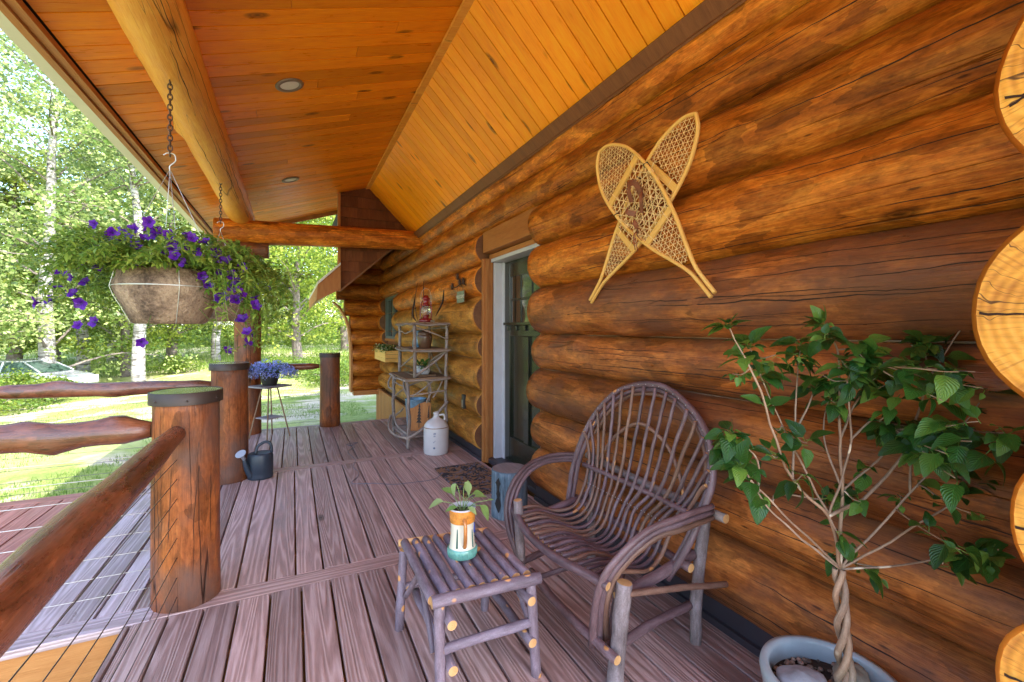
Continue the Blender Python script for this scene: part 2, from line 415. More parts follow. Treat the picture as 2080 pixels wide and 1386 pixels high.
M['shingle'] = wood('cedar_shingle', (.05, .016, .008), (.15, .045, .018), (.24, .085, .03), tonev=.25, patch=.2, cracks=.1, rough=.7, bump=.6)
M['fascia'] = simple('fascia_board', (.42, .30, .18), .5, var=.1)
M['check'] = simple('drying_check', (.035, .013, .006), .9)
M['chink'] = simple('chinking', (.22, .13, .07), .7, var=.3, vs=9)
M['rim'] = wood('rim_plywood', (.26, .10, .03), (.46, .2, .065), (.6, .3, .11), tonev=.1, patch=.5, cracks=0, rough=.7)
M['drip'] = simple('drip_edge', (.62, .58, .52), .35, var=.05)
M['dark'] = simple('dark_gap', (.012, .008, .006), .9)
M['flash'] = simple('flashing_band', (.035, .03, .04), .45, var=.1)
M['roof'] = simple('roof_metal', (.08, .09, .08), .5, var=.1)
M['willow'] = bark('willow_bark', (.055, .030, .034), (.14, .085, .090), (.25, .17, .19), nub=(.55, .24, .08), nubs=.14, rough=.45)
M['willowbrown'] = bark('willow_bark_brown', (.09, .045, .03), (.20, .105, .07), (.32, .19, .13), nub=(.6, .28, .1), nubs=.2, rough=.5)
M['stick'] = bark('stick_bark', (.09, .062, .075), (.20, .155, .19), (.33, .275, .335), nub=(.75, .36, .12), nubs=.5)
M['roughbark'] = bark('rough_bark', (.07, .05, .045), (.23, .18, .17), (.42, .36, .36), nub=(.5, .25, .12), nubs=.05, rough=.85)
M['twig'] = bark('grey_twig', (.11, .085, .07), (.27, .22, .19), (.45, .38, .34), nub=(.4, .25, .15), nubs=.06, rough=.8)
M['cut'] = endgrain('stick_cut', (.50, .24, .08), (.78, .47, .2), (.9, .62, .33), 1200, cracks=False)
M['oldboard'] = wood('old_board', (.10, .06, .035), (.25, .155, .095), (.40, .28, .19), tonev=.2, patch=.3, cracks=.4, rough=.8)
M['greyboard'] = wood('grey_board', (.14, .12, .13), (.28, .25, .26), (.42, .38, .39), tonev=.15, patch=.3, cracks=.4, rough=.75)
M['blond'] = wood('blond_wood', (.46, .22, .045), (.74, .42, .11), (.86, .58, .20), tonev=.12, patch=.3, cracks=.1, rough=.42)
M['rawhide'] = simple('rawhide', (.80, .56, .26), .5, var=.25, vs=30)
M['leather'] = simple('leather', (.20, .05, .02), .45, var=.35, vs=20, bump=.2)
M['black'] = simple('black_paint', (.015, .014, .014), .4)
M['capmetal'] = simple('bronze_metal', (.060, .042, .036), .5, metal=.4, var=.15)
M['captop'] = simple('cap_top_metal', (.30, .33, .30), .22, metal=.85, var=.08)
M['cable'] = simple('steel_cable', (.16, .13, .13), .35, metal=.7)
M['wire'] = simple('galvanised_wire', (.6, .6, .58), .35, metal=.6)
M['chain'] = simple('rusty_chain', (.12, .07, .055), .65, metal=.5, var=.5, vs=60)
M['white'] = simple('white_paint', (.50, .50, .55), .45, var=.06)
M['door'] = simple('door_paint', (.012, .015, .009), .25, coat=.3)
M['doorglass'] = simple('door_glass', (.02, .025, .02), .04, spec=.9, coat=1)
M['winframe'] = simple('window_frame', (.12, .16, .16), .4)
M['glass'] = simple('window_glass', (.03, .045, .05), .05, spec=.9)
M['nickel'] = simple('nickel', (.35, .33, .3), .3, metal=.9)
M['lampring'] = simple('light_trim', (.24, .19, .15), .4, metal=.3)
M['lamplens'] = simple('light_lens', (.74, .70, .64), .35)
M['stoneware'] = simple('stoneware_glaze', (.56, .54, .55), .22, var=.05, coat=.5, bump=.05)
M['brownglaze'] = simple('brown_glaze_line', (.22, .10, .05), .3)
M['inkblue'] = simple('cobalt_mark', (.12, .15, .24), .4)
M['canplastic'] = simple('dark_can_plastic', (.022, .034, .052), .4, var=.15)
M['rose'] = simple('grey_rose', (.32, .35, .42), .4)
M['wicker'] = simple('wicker_dark', (.022, .024, .024), .6)
M['soil'] = simple('potting_soil', (.035, .022, .014), .95, var=.6, vs=50, bump=.8, bs=60)
M['steincream'] = simple('cream_glaze', (.78, .72, .58), .22, coat=.5, var=.03)
M['steinorange'] = simple('orange_glaze', (.66, .25, .04), .25, coat=.5, var=.3, vs=60, bump=.2, bs=140)
M['steingreen'] = simple('green_glaze', (.14, .36, .30), .25, coat=.5, var=.2, vs=40)
M['handlebrown'] = simple('handle_glaze', (.50, .19, .05), .25, coat=.5, var=.3, vs=25)
M['potglaze'] = simple('pale_blue_glaze', (.36, .43, .46), .25, coat=.4, var=.15, vs=6, bump=.05)
M['stoneg'] = simple('grey_stone', (.30, .31, .34), .7, var=.35, vs=12, bump=.6, bs=40)
M['stoneb'] = simple('brown_stone', (.24, .20, .15), .75, var=.4, vs=12, bump=.6, bs=40)
M['pebble'] = simple('pebbles', (.22, .15, .11), .7, var=.7, vs=35)
M['redenamel'] = simple('red_enamel', (.20, .010, .012), .25, coat=.5)
M['blueenamel'] = simple('blue_enamel', (.13, .28, .42), .3, coat=.4, var=.5, vs=40)
M['crock'] = simple('brown_crock', (.12, .055, .03), .35, coat=.3, var=.3)
M['pail'] = simple('blue_pail', (.20, .33, .46), .5, metal=.3, var=.35, vs=18)
M['zinc'] = simple('zinc', (.3, .32, .33), .4, metal=.7, var=.25)
M['plaque'] = simple('verdigris', (.20, .22, .15), .6, var=.3, vs=40)
M['darkdry'] = simple('dried_brown', (.035, .02, .014), .7, var=.4, vs=50)
M['cone'] = simple('pine_cone', (.09, .045, .03), .8, var=.5, vs=60)
M['flowerP'] = leafmat('petunia_petal', (.035, .003, .16), (.085, .008, .30), (.22, .03, .50), .25, .5)
M['flowerB'] = leafmat('lobelia_petal', (.16, .22, .75), (.32, .40, .92), (.6, .66, .98), .3, .5)
M['flowerY'] = leafmat('small_yellow_petal', (.6, .5, .2), (.8, .75, .4), (.9, .88, .7), .3, .5)
M['leafpet'] = leafmat('petunia_leaf', (.03, .09, .012), (.13, .25, .03), (.40, .48, .08), .4, .5)
M['leafpot'] = leafmat('pothos_leaf', (.09, .20, .05), (.20, .38, .09), (.42, .56, .25), .35, .35, vein=True)
M['leafhib'] = leafmat('hibiscus_leaf', (.010, .042, .010), (.028, .10, .014), (.15, .27, .04), .25, .3, vein=True)
M['leafgreen'] = leafmat('green_leaf', (.02, .06, .012), (.06, .15, .03), (.14, .26, .06), .35, .45)
M['stemhib'] = bark('hibiscus_stem', (.13, .08, .05), (.28, .19, .125), (.44, .33, .24), nub=(.6, .5, .38), nubs=.35, rough=.6)
M['stemgreen'] = simple('green_stem', (.16, .24, .07), .5)
M['treeleaf'] = leafmat('tree_leaf', (.018, .055, .006), (.09, .18, .014), (.46, .52, .09), .45, .35)
M['treeleaf2'] = leafmat('birch_leaf', (.02, .06, .012), (.11, .20, .03), (.60, .66, .28), .45, .35)
M['farleaf'] = leafmat('far_leaf', (.02, .05, .008), (.06, .12, .02), (.20, .26, .05), .4, .5)
M['shrubleaf'] = leafmat('shrub_leaf', (.02, .06, .008), (.09, .17, .02), (.32, .38, .06), .4, .5)
M['grass'] = leafmat('grass_blade', (.05, .12, .015), (.13, .24, .03), (.30, .38, .08), .4, .6)
def birchbark():
    g = G('birch_bark'); u, v = g.uv()
    n1 = g.noise(g.sv(u, v, 9, 2.2), 1, 4, .7); n2 = g.noise(g.sv(u, v, 1.2, 1.5), 1, 3, .6)
    c = g.ramp(g.math('ADD', n1, g.math('MULTIPLY', n2, .35)), [(.54, (.05, .04, .035)), (.64, (.26, .24, .23)), (.80, (.50, .48, .47))])
    g.set('Base Color', c); g.set('Roughness', .7); g.bump(n1, .5, .02); return g.mat
M['birch'] = birchbark()
M['treebark'] = bark('tree_bark', (.08, .065, .055), (.2, .17, .145), (.36, .32, .28), nubs=0, rough=.9)
def lawnmat():
    g = G('lawn'); p = g.pos(); sp = g.n('SeparateXYZ', {0: p})
    a = g.noise(p, .35, 4, .6); b = g.noise(p, 9, 5, .7); c = g.noise(p, 60, 3, .7)
    f = g.math('ADD', g.math('MULTIPLY', a, .5), g.math('ADD', g.math('MULTIPLY', b, .3), g.math('MULTIPLY', c, .25)))
    col = g.ramp(f, [(.35, (.12, .18, .04)), (.5, (.30, .36, .10)), (.64, (.52, .52, .22)), (.8, (.66, .60, .38))])
    dry = g.ramp(g.noise(p, .55, 3, .6, .5), [(.50, 0.0), (.60, .85)])
    col = g.mix(dry, col, g.ramp(b, [(.3, (.50, .40, .28)), (.7, (.78, .64, .52))]))
    g.set('Base Color', col); g.set('Roughness', .95); g.set('Specular IOR Level', .1); g.bump(g.math('ADD', b, c), .8, .05)
    return g.mat
M['lawn'] = lawnmat()
def bowlmat():
    g = G('fibre_bowl'); p = g.n('TexCoord').outputs['Object']
    a = g.noise(p, 5, 3, .6); b = g.noise(p, 70, 3, .7)
    col = g.ramp(g.math('ADD', g.math('MULTIPLY', a, .7), g.math('MULTIPLY', b, .35)), [(.42, (.07, .042, .028)), (.52, (.20, .13, .09)), (.62, (.36, .25, .17)), (.8, (.46, .34, .24))])
    g.set('Base Color', col); g.set('Roughness', .95)
    g.bump(g.math('ADD', b, g.noise(p, 35, 3, .6)), .9, .008); return g.mat
M['bowl'] = bowlmat()
def matmat():
    g = G('door_mat_weave'); p = g.n('TexCoord').outputs['Object']
    n1 = g.noise(p, 20, 1.5, .5, 1.2)
    m = g.ramp(n1, [(.50, 0.0), (.52, 1.0)]); m2 = g.ramp(g.noise(p, 28, 1, .5, .8), [(.60, 0.0), (.62, 1.0)])
    c = g.mix(m, g.ramp(g.noise(p, 160, 3), [(.3, (.16, .075, .035)), (.7, (.34, .18, .09))]), (.018, .017, .024))
    c = g.mix(m2, c, (.13, .13, .19))
    g.set('Base Color', c); g.set('Roughness', .95); g.bump(g.noise(p, 200, 3), .6, .004); return g.mat
M['mat'] = matmat()
def stumpmat():
    g = G('blue_painted_bark'); u, v = g.uv()
    a = g.noise(g.sv(u, v, 6, 45), 1, 4, .7); b = g.noise(g.sv(u, v, 4, 5), 1, 3, .6)
    c = g.ramp(g.math('ADD', g.math('MULTIPLY', a, .6), g.math('MULTIPLY', b, .4)), [(.38, (.035, .05, .07)), (.5, (.10, .155, .21)), (.66, (.24, .30, .35))])
    g.set('Base Color', c); g.set('Roughness', .7); g.bump(a, .6, .006); return g.mat
M['stump'] = stumpmat()
M['carpaint'] = simple('car_paint', (.42, .46, .50), .25, metal=.4, coat=.8)
M['carglass'] = simple('car_glass', (.05, .09, .07), .15, spec=.4)
M['tyre'] = simple('tyre', (.02, .02, .02), .8)
M['concrete'] = simple('foundation', (.3, .3, .29), .9, var=.15, vs=12)

# ------------------------------------------------------------------ terrain
def ground_z(x, y):
    z = -.72
    dl = max(0, -x-2.5)
    z -= 1.35*(1-math.exp(-(dl/11.0)**1.4))
    df = max(0, y-9)
    z -= .25*(1-math.exp(-df/12.0))
    r = math.hypot(x, y)
    if r > 26: z += (r-26)*.034
    if r > 75: z -= (r-75)*.028
    if x > 2: z = z*.9-.05
    return z+noise.noise(V((x*.12, y*.12, 0)))*.10
def build_ground():
    mb = MB()
    def axis():
        a = [-400, -250, -160, -110, -85]
        x = -70
        while x < 20: a.append(x); x += 1.0 if x > -30 else 2
        a += [22, 26, 32, 40, 60, 90, 150, 250, 400]; return a
    xs = axis(); ys = [-400, -200, -100, -60, -40, -30, -24, -20]
    y = -16
    while y < 110: ys.append(y); y += 1.0 if y < 40 else 2.5
    ys += [115, 130, 160, 220, 300, 400]
    for yy in ys:
        for xx in xs: mb.v.append((xx, yy, ground_z(xx, yy)))
    nx = len(xs)
    for j in range(len(ys)-1):
        for i in range(nx-1):
            a = j*nx+i; mb.face([a, a+1, a+nx+1, a+nx], [(xs[i], ys[j]), (xs[i+1], ys[j]), (xs[i+1], ys[j+1]), (xs[i], ys[j+1])])
    o = mb.build('lawn_ground', M['lawn']); tag(o, kind='structure')
build_ground()

# ------------------------------------------------------------------ deck
def board_run(mb, x0, x1, y0, y1, pitch, w, m=0, along='Y', zt=0, th=.035, anchor=0.0):
    k0 = math.ceil((x0-anchor)/pitch)-1
    k = k0
    while True:
        a = anchor+k*pitch; b = a+w
        if a >= x1-.01: break
        a2 = max(a, x0); b2 = min(b, x1)
        if b2-a2 > .02:
            dz = R.uniform(-.0015, .0015)
            if along == 'Y': mb.box((a2, y0+R.uniform(0, .003), zt-th+dz), (b2, y1-R.uniform(0, .003), zt+dz), m)
            else: mb.box((y0, a2, zt-th+dz), (y1, b2, zt+dz), m)
        k += 1
def build_deck():
    mb = MB()
    P, W = .1465, .136
    board_run(mb, -.72, 1.80, -3.2, 2.70, P, W, anchor=.047)
    mb.box((-1.25, 2.705, -.035), (-.62, 2.832, .001), 1); mb.box((-.618, 2.705, -.035), (1.80, 2.832, .001))
    board_run(mb, -1.19, -.713, 2.838, 4.955, P, W, 1, anchor=.02)
    board_run(mb, -.71, 1.80, 2.838, 4.955, P, W, anchor=.02)
    mb.box((-1.25, 4.962, -.035), (1.80, 5.075, .001))
    board_run(mb, -.72, 1.80, 5.082, 7.06, P, W, anchor=.05)
    mb.box((-.76, 7.067, -.036), (1.84, 7.16, .0015))
    mb.box((-1.245, 2.838, -.035), (-1.197, 4.955, .0015), 1)
    o = mb.build('porch_deck', [M['deck'], M['deckskygloss']], bevel=.004); tag(o, kind='structure')
    mb = MB()
    board_run(mb, -2.32, -1.255, 2.838, 4.93, P, W, anchor=-1.25)
    mb.box((-2.32, 4.935, -.035), (-1.255, 5.06, .001))
    o = mb.build('landing_deck', M['deckred'], bevel=.004); tag(o, kind='structure')
    # joists and rim boards under it, earth-coloured daylight below
    mb = MB()
    mb.box((-1.25, 2.715, -.34), (-.72, 2.75, -.037)); mb.box((-2.32, 2.745, -.34), (-1.252, 2.775, -.037))
    mb.box((-.722, -3.2, -.34), (-.69, 2.70, -.037)); mb.box((-.75, 7.1, -.34), (1.84, 7.135, -.037))
    mb.box((-2.32, 4.97, -.34), (-1.25, 5.0, -.037)); mb.box((-.745, 5.0, -.34), (-.71, 7.1, -.037)); mb.box((-2.355, 2.745, -.34), (-2.322, 5.0, -.037))
    y = -3
    while y < 7.0:
        mb.box((-.68, y, -.30), (1.8, y+.04, -.038)); y += .41
    o = mb.build('deck_framing', M['rim']); tag(o, kind='structure')
    mb = MB(); mb.box((-.66, -3.1, -.46), (1.8, 7.0, -.45))  # added sheet, coloured as sunlit ground glowing through the board gaps
    o = mb.build('gap_glow_sheet', simple('gap_glow_tint', (.75, .38, .10), .8, var=.2)); tag(o, kind='structure')
build_deck()

# ------------------------------------------------------------------ log cabin
cabin = thing('log_cabin', 'orange stained log cabin wall with porch roof on the right side of the deck', 'house', (1.9, 3, 0))
YS = -.22
bnd = [.09, .432, .732, 1.073, 1.358, 1.743, 2.094, 2.427, 2.702, 2.99]
def wall_log(y0, y1, z0, z1, fat=1.0, xc=1.90, ce=(1, 1), name='wall_log', mend=None, big=False, bump=.045):
    h = (z1-z0)/2; r = h*1.05*fat
    n = max(3, int((y1-y0)/.07)); pts = line((xc, y0, (z0+z1)/2), (xc, y1, (z0+z1)/2), n)
    sd = R.random()*50
    pts = [p+V((.012*noise.noise(V((p.y*.7, sd, 0))), 0, .009*noise.noise(V((p.y*.6, sd, 5))))) for p in pts]
    # slightly worn rounded ends
    rr = [r*(1+.02*noise.noise(V((p.y*1.3, sd, 1)))) for p in pts]
    rr[0] *= .985
    mb = MB(); mb.tube(pts, rr, 30, m=0, mc=1, bump=bump, bf=1.6, seam=(1, 0, 0), knots=int((y1-y0)*1.2), squash=None)
    near = max(0, min(y1, 4)-y0)
    add_checks(mb, (xc, y0+.03, (z0+z1)/2), (xc, y1-.03, (z0+z1)/2), int(3+(y1-y0)*(3.2 if y1 < 4.2 else 2.0)), 2, (-2.6, -.6) if True else 0, lens=(.2, 1.5), ref=(0, 0, 1))
    return mb.build(name, [M['logshade'] if (z0 < 1.4 and y1 < 4) else (M['logshade2'] if z0 < 1.4 and y0 < 5 else M['log']), mend or M['logend'], M['check']], cabin)
DY0, DY1 = 3.23, 4.40
WY0, WY1 = 8.72, 10.15
for i in range(9):
    z0, z1 = bnd[i], bnd[i+1]
    segs = [(YS, 10.9)]
    if i <= 6: segs = [(YS, DY0+R.uniform(-.03, .03)), (DY1+R.uniform(-.01, .05), 10.9)]
    if 3 <= i <= 5: segs[-1] = (segs[-1][0], WY0-.03*R.random()); segs.append((WY1+.03*R.random(), 10.9))
    for (a, b) in segs:
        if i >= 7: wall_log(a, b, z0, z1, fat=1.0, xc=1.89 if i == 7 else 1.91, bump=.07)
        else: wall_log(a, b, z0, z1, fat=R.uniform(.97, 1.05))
# chinking / inner wall stopping light
mb = MB()
for (a, b, c, d) in [(.1, DY0+.02, -.1, 3.3), (DY1-.02, WY0, -.1, 3.3), (WY0, WY1, -.1, 1.2), (WY0, WY1, 2.1, 3.3), (WY1, 11.2, -.1, 3.3), (DY0, DY1, 2.35, 3.3)]:
    mb.box((1.90, a, c), (2.6, b, d), axis=1)
mb.build('inner_wall', M['trimdark'], cabin)
for i in range(1, 9):
    for (a, b) in ([(YS, 10.6)] if i > 6 else [(YS, DY0), (DY1, 10.6)]):
        mb = MB(); mb.tube([(1.852+.008*noise.noise(V((q_*.9, i, 0))), q_, bnd[i]+.004*noise.noise(V((q_*.8, i, 7)))) for q_ in [a+(b-a)*k_/40 for k_ in range(41)]], .0045, 6)
        mb.build('chinking', M['chink'], cabin)
# crossing logs at the near corner (fresh cut ends) and at the far corner
for (zc, yc, w, hh) in [(2.42, .20, .21, .27), (1.925, .223, .2, .26), (1.435, .259, .2, .233), (1.0, .24, .16, .2), (.645, .243, .18, .19), (.25, .22, .19, .2)]:
    mb = MB(); x0 = 1.40 if zc < 2.3 else 1.43
    pts = line((x0, yc, zc), (3.4, yc, zc), 24)
    base = len(mb.v)
    mb.tube(pts, 1.0, 40, m=0, mc=1, bump=.05, bf=1.3, seam=(0, -1, 0))
    for k in range(base, len(mb.v)):
        x, y, z = mb.v[k]; mb.v[k] = (x if x > x0-.02 else x0-.006, yc+(y-yc)*w, zc+(z-zc)*hh)
    for fi in range(len(mb.f)):
        if mb.m[fi] == 1: mb.uv[fi] = [(a*w, b*hh) for a, b in mb.uv[fi]]
        else: mb.uv[fi] = [(a, b*.2) for a, b in mb.uv[fi]]
    for q_ in range(3):
        an = R.choice((PI*.93, -PI*.97, PI*.6, -PI*.62, PI*1.04, -PI*.8))+R.uniform(-.12, .12)
        r0_, r1_ = R.uniform(.25, .5), R.uniform(.85, .97); prev = None
        for k_ in range(10):
            rr_ = r0_+(r1_-r0_)*k_/9; a_ = an+.05*noise.noise(V((k_*.6, an*9, zc)))
            p_ = V((x0-.0085, yc-w*rr_*math.cos(a_), zc+hh*rr_*math.sin(a_))); wd = .0005+.0028*(k_/9)
            n_ = V((0, math.sin(a_), math.cos(a_)))*wd
            if prev: kk = mb.add([prev[0], prev[1], p_-n_, p_+n_]); mb.face([kk, kk+1, kk+2, kk+3], [(0, 0)]*4, 2, .5, False)
            prev = (p_+n_, p_-n_)
    mb.build('corner_log', [M['log'], M['cornerend'], M['check']], cabin)
far = [0.03, .34, .70, 1.04, 1.38, 1.70, 2.05, 2.40, 2.75, 3.05]
lx = [1.17, 1.19, 1.18, 1.15, 1.13, 1.02, .86, .86, .9]
for i in range(9):
    z0, z1 = far[i], far[i+1]; r = (z1-z0)/2*1.06
    mb = MB(); mb.tube(line((lx[i], 10.5, (z0+z1)/2), (2.6, 10.5, (z0+z1)/2), 12), r, 24, m=0, mc=1, bump=.04, seam=(0, 1, 0))
    mb.build('corner_log', [M['log'], M['cornerend']], cabin)
mb = MB(); mb.box((1.2, 10.36, -.06), (1.9, 10.64, .04)); mb.build('sill_log', M['cedar'], cabin)
# flared corbel edge board following the ends
cor = [(1.16, 0.02), (1.17, .5), (1.16, 1.0), (1.12, 1.4), (1.05, 1.65), (.93, 1.86), (.80, 1.99)]
mb = MB()
for a, b in zip(cor[:-1], cor[1:]):
    mb.poly([(a[0]-.03, 10.33, a[1]), (a[0]+.01, 10.33, a[1]), (b[0]+.01, 10.33, b[1]), (b[0]-.03, 10.33, b[1])])
    mb.poly([(a[0]-.03, 10.33, a[1]), (b[0]-.03, 10.33, b[1]), (b[0]-.03, 10.66, b[1]), (a[0]-.03, 10.66, a[1])])
mb.build('corner_trim', M['cedar'], cabin)
# skirt below the wall beyond the deck, flashing strip along the deck
mb = MB()
y = 7.18
while y < 10.6:
    mb.box((1.72, y, -1.1), (1.76, min(y+.19, 10.62), .07), axis=2); y += .194
for k in range(4): mb.box((1.76+k*.19, 7.18, -1.1), (1.945+k*.19, 7.2, -.04), axis=2)
mb.build('skirt_boards', M['cedar'], cabin)
mb = MB(); mb.box((1.80, YS, .003), (1.83, DY0, .13)); mb.box((1.80, DY1, .003), (1.83, 7.15, .13))
mb.box((1.78, YS, .003), (1.80, DY0, .035)); mb.box((1.78, DY1, .003), (1.80, 7.15, .035))
mb.build('base_flashing', M['flash'], cabin)
# ---- door
mb = MB()
mb.box((1.79, DY1-.05, 0), (1.902, DY1-.005, 2.14)); mb.box((1.815, DY1-.075, 0), (1.85, DY1-.052, 2.14))
mb.box((1.86, DY0+.005, 0), (2.1, DY0+.04, 2.14)); mb.box((1.88, DY0+.0, 2.142), (2.1, DY1, 2.19))
mb.box((1.80, DY0-.02, 2.20), (1.98, DY1-.02, 2.415), axis=1)
mb.build('door_casing', M['cedar'], cabin, bevel=.004)
mb = MB()
mb.box((1.904, DY1-.10, .03), (1.985, DY1-.052, 2.10)); mb.box((1.985, DY1-.15, .03), (2.06, DY1-.06, 2.10)); mb.box((1.93, DY0+.045, .03), (2.06, DY0+.09, 2.10)); mb.box((1.874, DY0+.045, 2.103), (2.06, DY1-.06, 2.139))
mb.build('door_jamb', M['white'], cabin, bevel=.003)
mb = MB(); mb.box((1.84, DY0+.01, .002), (2.08, DY1-.01, .045)); mb.build('threshold', M['flash'], cabin, bevel=.004)
d0, d1 = DY0+.095, DY1-.15
mb = MB()
X0 = 2.0
def dbox(y0, y1, z0, z1, x=X0, th=.04): mb.box((x, y0, z0), (x+th, y1, z1), tone=.5)
mb.box((2.02, d0, .05), (2.055, d1, 2.095), tone=.5)          # core panel
st = .115
dbox(d0, d0+st, .05, 2.095, 1.995); dbox(d1-st, d1, .05, 2.095, 1.995); dbox(d0+st, d1-st, .05, .30, 1.997); dbox(d0+st, d1-st, 1.33, 1.46, 1.997); dbox(d0+st, d1-st, 1.93, 2.095, 1.997)
cy = (d0+d1)/2; dbox(cy-.05, cy+.05, .30, 1.33, 1.998)
dbox(d0+.02, d1-.02, 1.44, 1.47, 1.965, .03)
for k in range(5):
    yy = d0+.06+k*(d1-d0-.12-.05)/4; dbox(yy, yy+.05, 1.385, 1.438, 1.975, .02)
for q in (1, 2): yy = d0+st+(d1-d0-2*st)*q/3; dbox(yy-.012, yy+.012, 1.46, 1.93, 2.0, .02)
dbox(d0+st, d1-st, 1.685, 1.71, 2.0, .02)
door = mb.build('door', M['door'], cabin, bevel=.005)
mb = MB(); mb.box((2.008, d0+st, 1.46), (2.016, d1-st, 1.93)); mb.build('pane', M['doorglass'], door)
mb = MB(); mb.tube([(1.995, d0+.06, 1.02), (1.95, d0+.06, 1.02), (1.94, d0+.06, 1.0)], .012, 8); mb.tube([(1.94, d0+.06, 1.0), (1.94, d0+.16, 1.0)], .01, 8)
mb.box((1.985, d0+.03, .93), (1.994, d0+.09, 1.16)); mb.build('handle', M['nickel'], door)
# ---- window
mb = MB()
wf = 1.84
mb.box((wf, WY0, 1.20), (wf+.12, WY0+.05, 2.09)); mb.box((wf, WY1-.05, 1.20), (wf+.12, WY1, 2.09)); mb.box((wf, WY0+.05, 1.20), (wf+.12, WY1-.05, 1.25)); mb.box((wf, WY0+.05, 2.04), (wf+.12, WY1-.05, 2.09)); mb.box((wf+.01, 9.35, 1.25), (wf+.1, 9.42, 2.04))
win = mb.build('window', M['winframe'], cabin, bevel=.003)
mb = MB(); mb.box((wf+.06, WY0+.05, 1.25), (wf+.07, WY1-.05, 2.04)); mb.build('pane', M['glass'], win)
mb = MB(); mb.box((wf-.01, WY0-.06, 1.15), (wf+.1, WY1+.06, 1.197)); mb.build('sill', M['cedar'], win)
mb = MB(); mb.box((wf-.06, WY0-.05, 2.10), (wf+.1, WY1-.05, 2.30), axis=1); mb.build('lintel', M['cedar'], win)

# ---- porch roof
RX, RZ, SL = 1.05, 3.60, .33
EX = -1.15
def zl(x): return RZ-SL*(RX-x)
YE = 8.4
YB = -1.6
roof = MB()
def slab(mbx, A, B, y0, y1, off, th, **k):
    (ax, az), (bx, bz) = A, B; dx, dz = bx-ax, bz-az; L = math.hypot(dx, dz); n = V((-dz/L, 0, dx/L))
    if n.z < 0: n = -n
    pts = []
    for yy in (y0, y1):
        for (x, z) in ((ax, az), (bx, bz)):
            for o_ in (off, off+th): pts.append(V((x, yy, z))+n*o_)
    b = mbx.add(pts); t = R.random(); ou, ov = R.random()*50, R.random()*50
    m = k.get('m', 0)
    W = y1-y0
    for idx, uv in (((0, 2, 6, 4), ((0, 0), (L, 0), (L, W), (0, W))), ((1, 5, 7, 3), ((0, 0), (0, W), (L, W), (L, 0))), ((0, 1, 3, 2), ((0, 0), (0, th), (L, th), (L, 0))), ((4, 6, 7, 5), ((0, 0), (L, 0), (L, th), (0, th))), ((0, 4, 5, 1), ((0, 0), (0, W), (th, W), (th, 0))), ((2, 3, 7, 6), ((0, 0), (th, 0), (th, W), (0, W)))):
        mbx.face([b+i for i in idx], [(ou+p, ov+q) for p, q in uv], m, t, False)
# left soffit planks
mb = MB(); y = YB
while y < YE-.01:
    y2 = min(y+.1305, YE)
    cut = R.uniform(-.7, .9) if R.random() < .35 else None
    for (a, b) in ([(EX+.06, cut-.0015), (cut+.0015, RX+.02)] if cut else [(EX+.06, RX+.02)]):
        slab(mb, (a, zl(a)), (b, zl(b)), y, y2, R.uniform(0, .002), .016)
    y += .1405
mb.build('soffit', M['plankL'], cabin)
TX, TZ = 1.765, 2.885
mb = MB(); y = YB
while y < 7.24:
    y2 = min(y+.1195, 7.24)
    slab(mb, (RX-.01, RZ+.012), (TX+.05, TZ-.05), y, y2, R.uniform(0, .001), .016); y += .128
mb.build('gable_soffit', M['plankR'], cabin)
mb = MB()
slab(mb, (EX+.03, zl(EX+.03)), (RX+.1, zl(RX+.1)), YB-.05, YE+.01, .032, .12)
slab(mb, (RX-.15, RZ+.17), (TX+.4, TZ-.4), YB-.05, 7.26, .034, .05)
slab(mb, (.9, RZ+.03), (5.5, 7.4), YB-.05, 11.3, .06, .1)
slab(mb, (5.4, 7.4), (10.5, 3.0), YB-.05, 11.3, .06, .1)
mb.build('roof', M['dark'], cabin)
mb = MB(); mb.box((2.6, .1, -.7), (2.7, 11, 6.0)); mb.box((1.9, .12, -.7), (9.5, .22, 5.2)); mb.box((2.7, 11, -.7), (9.5, 11.1, 4.2)); mb.box((9.4, .1, -.7), (9.5, 11, 4.2))
mb.build('outer_wall', M['trimdark'], cabin)
# fascia along the eave + drip edge
mb = MB(); zf = zl(EX)
mb.box((EX-.03, YB-.05, zf-.045), (EX+.008, YE+.03, zf+.17), axis=1); mb.box((EX+.01, YB-.05, zf-.03), (EX+.055, YE, zf+.006), axis=1)
mb.build('fascia', M['cedar'], cabin)
mb = MB(); mb.box((EX-.105, YB-.1, zf-.04), (EX-.033, YE+.05, zf+.20), axis=1)
mb.build('gutter', M['drip'], cabin)
mb = MB(); slab(mb, (EX, zl(EX)-.06), (.75, zl(.75)-.06), YE+.012, YE+.05, 0, .22); mb.build('rake_board', M['cedar'], cabin)
# ridge trim and wall trim
mb = MB(); slab(mb, (RX-.035, RZ-.035), (RX+.03, RZ-.02), YB, 7.2, -.006, .02); mb.build('ridge_trim', M['beam'], cabin)
mb = MB(); slab(mb, (TX-.055, TZ+.037), (TX+.02, TZ-.038), YB, 7.2, -.05, .048); mb.box((TX-.03, YB, TZ-.065), (TX+.02, 7.2, TZ-.02), axis=1); mb.build('wall_trim', M['trimdark'], cabin)
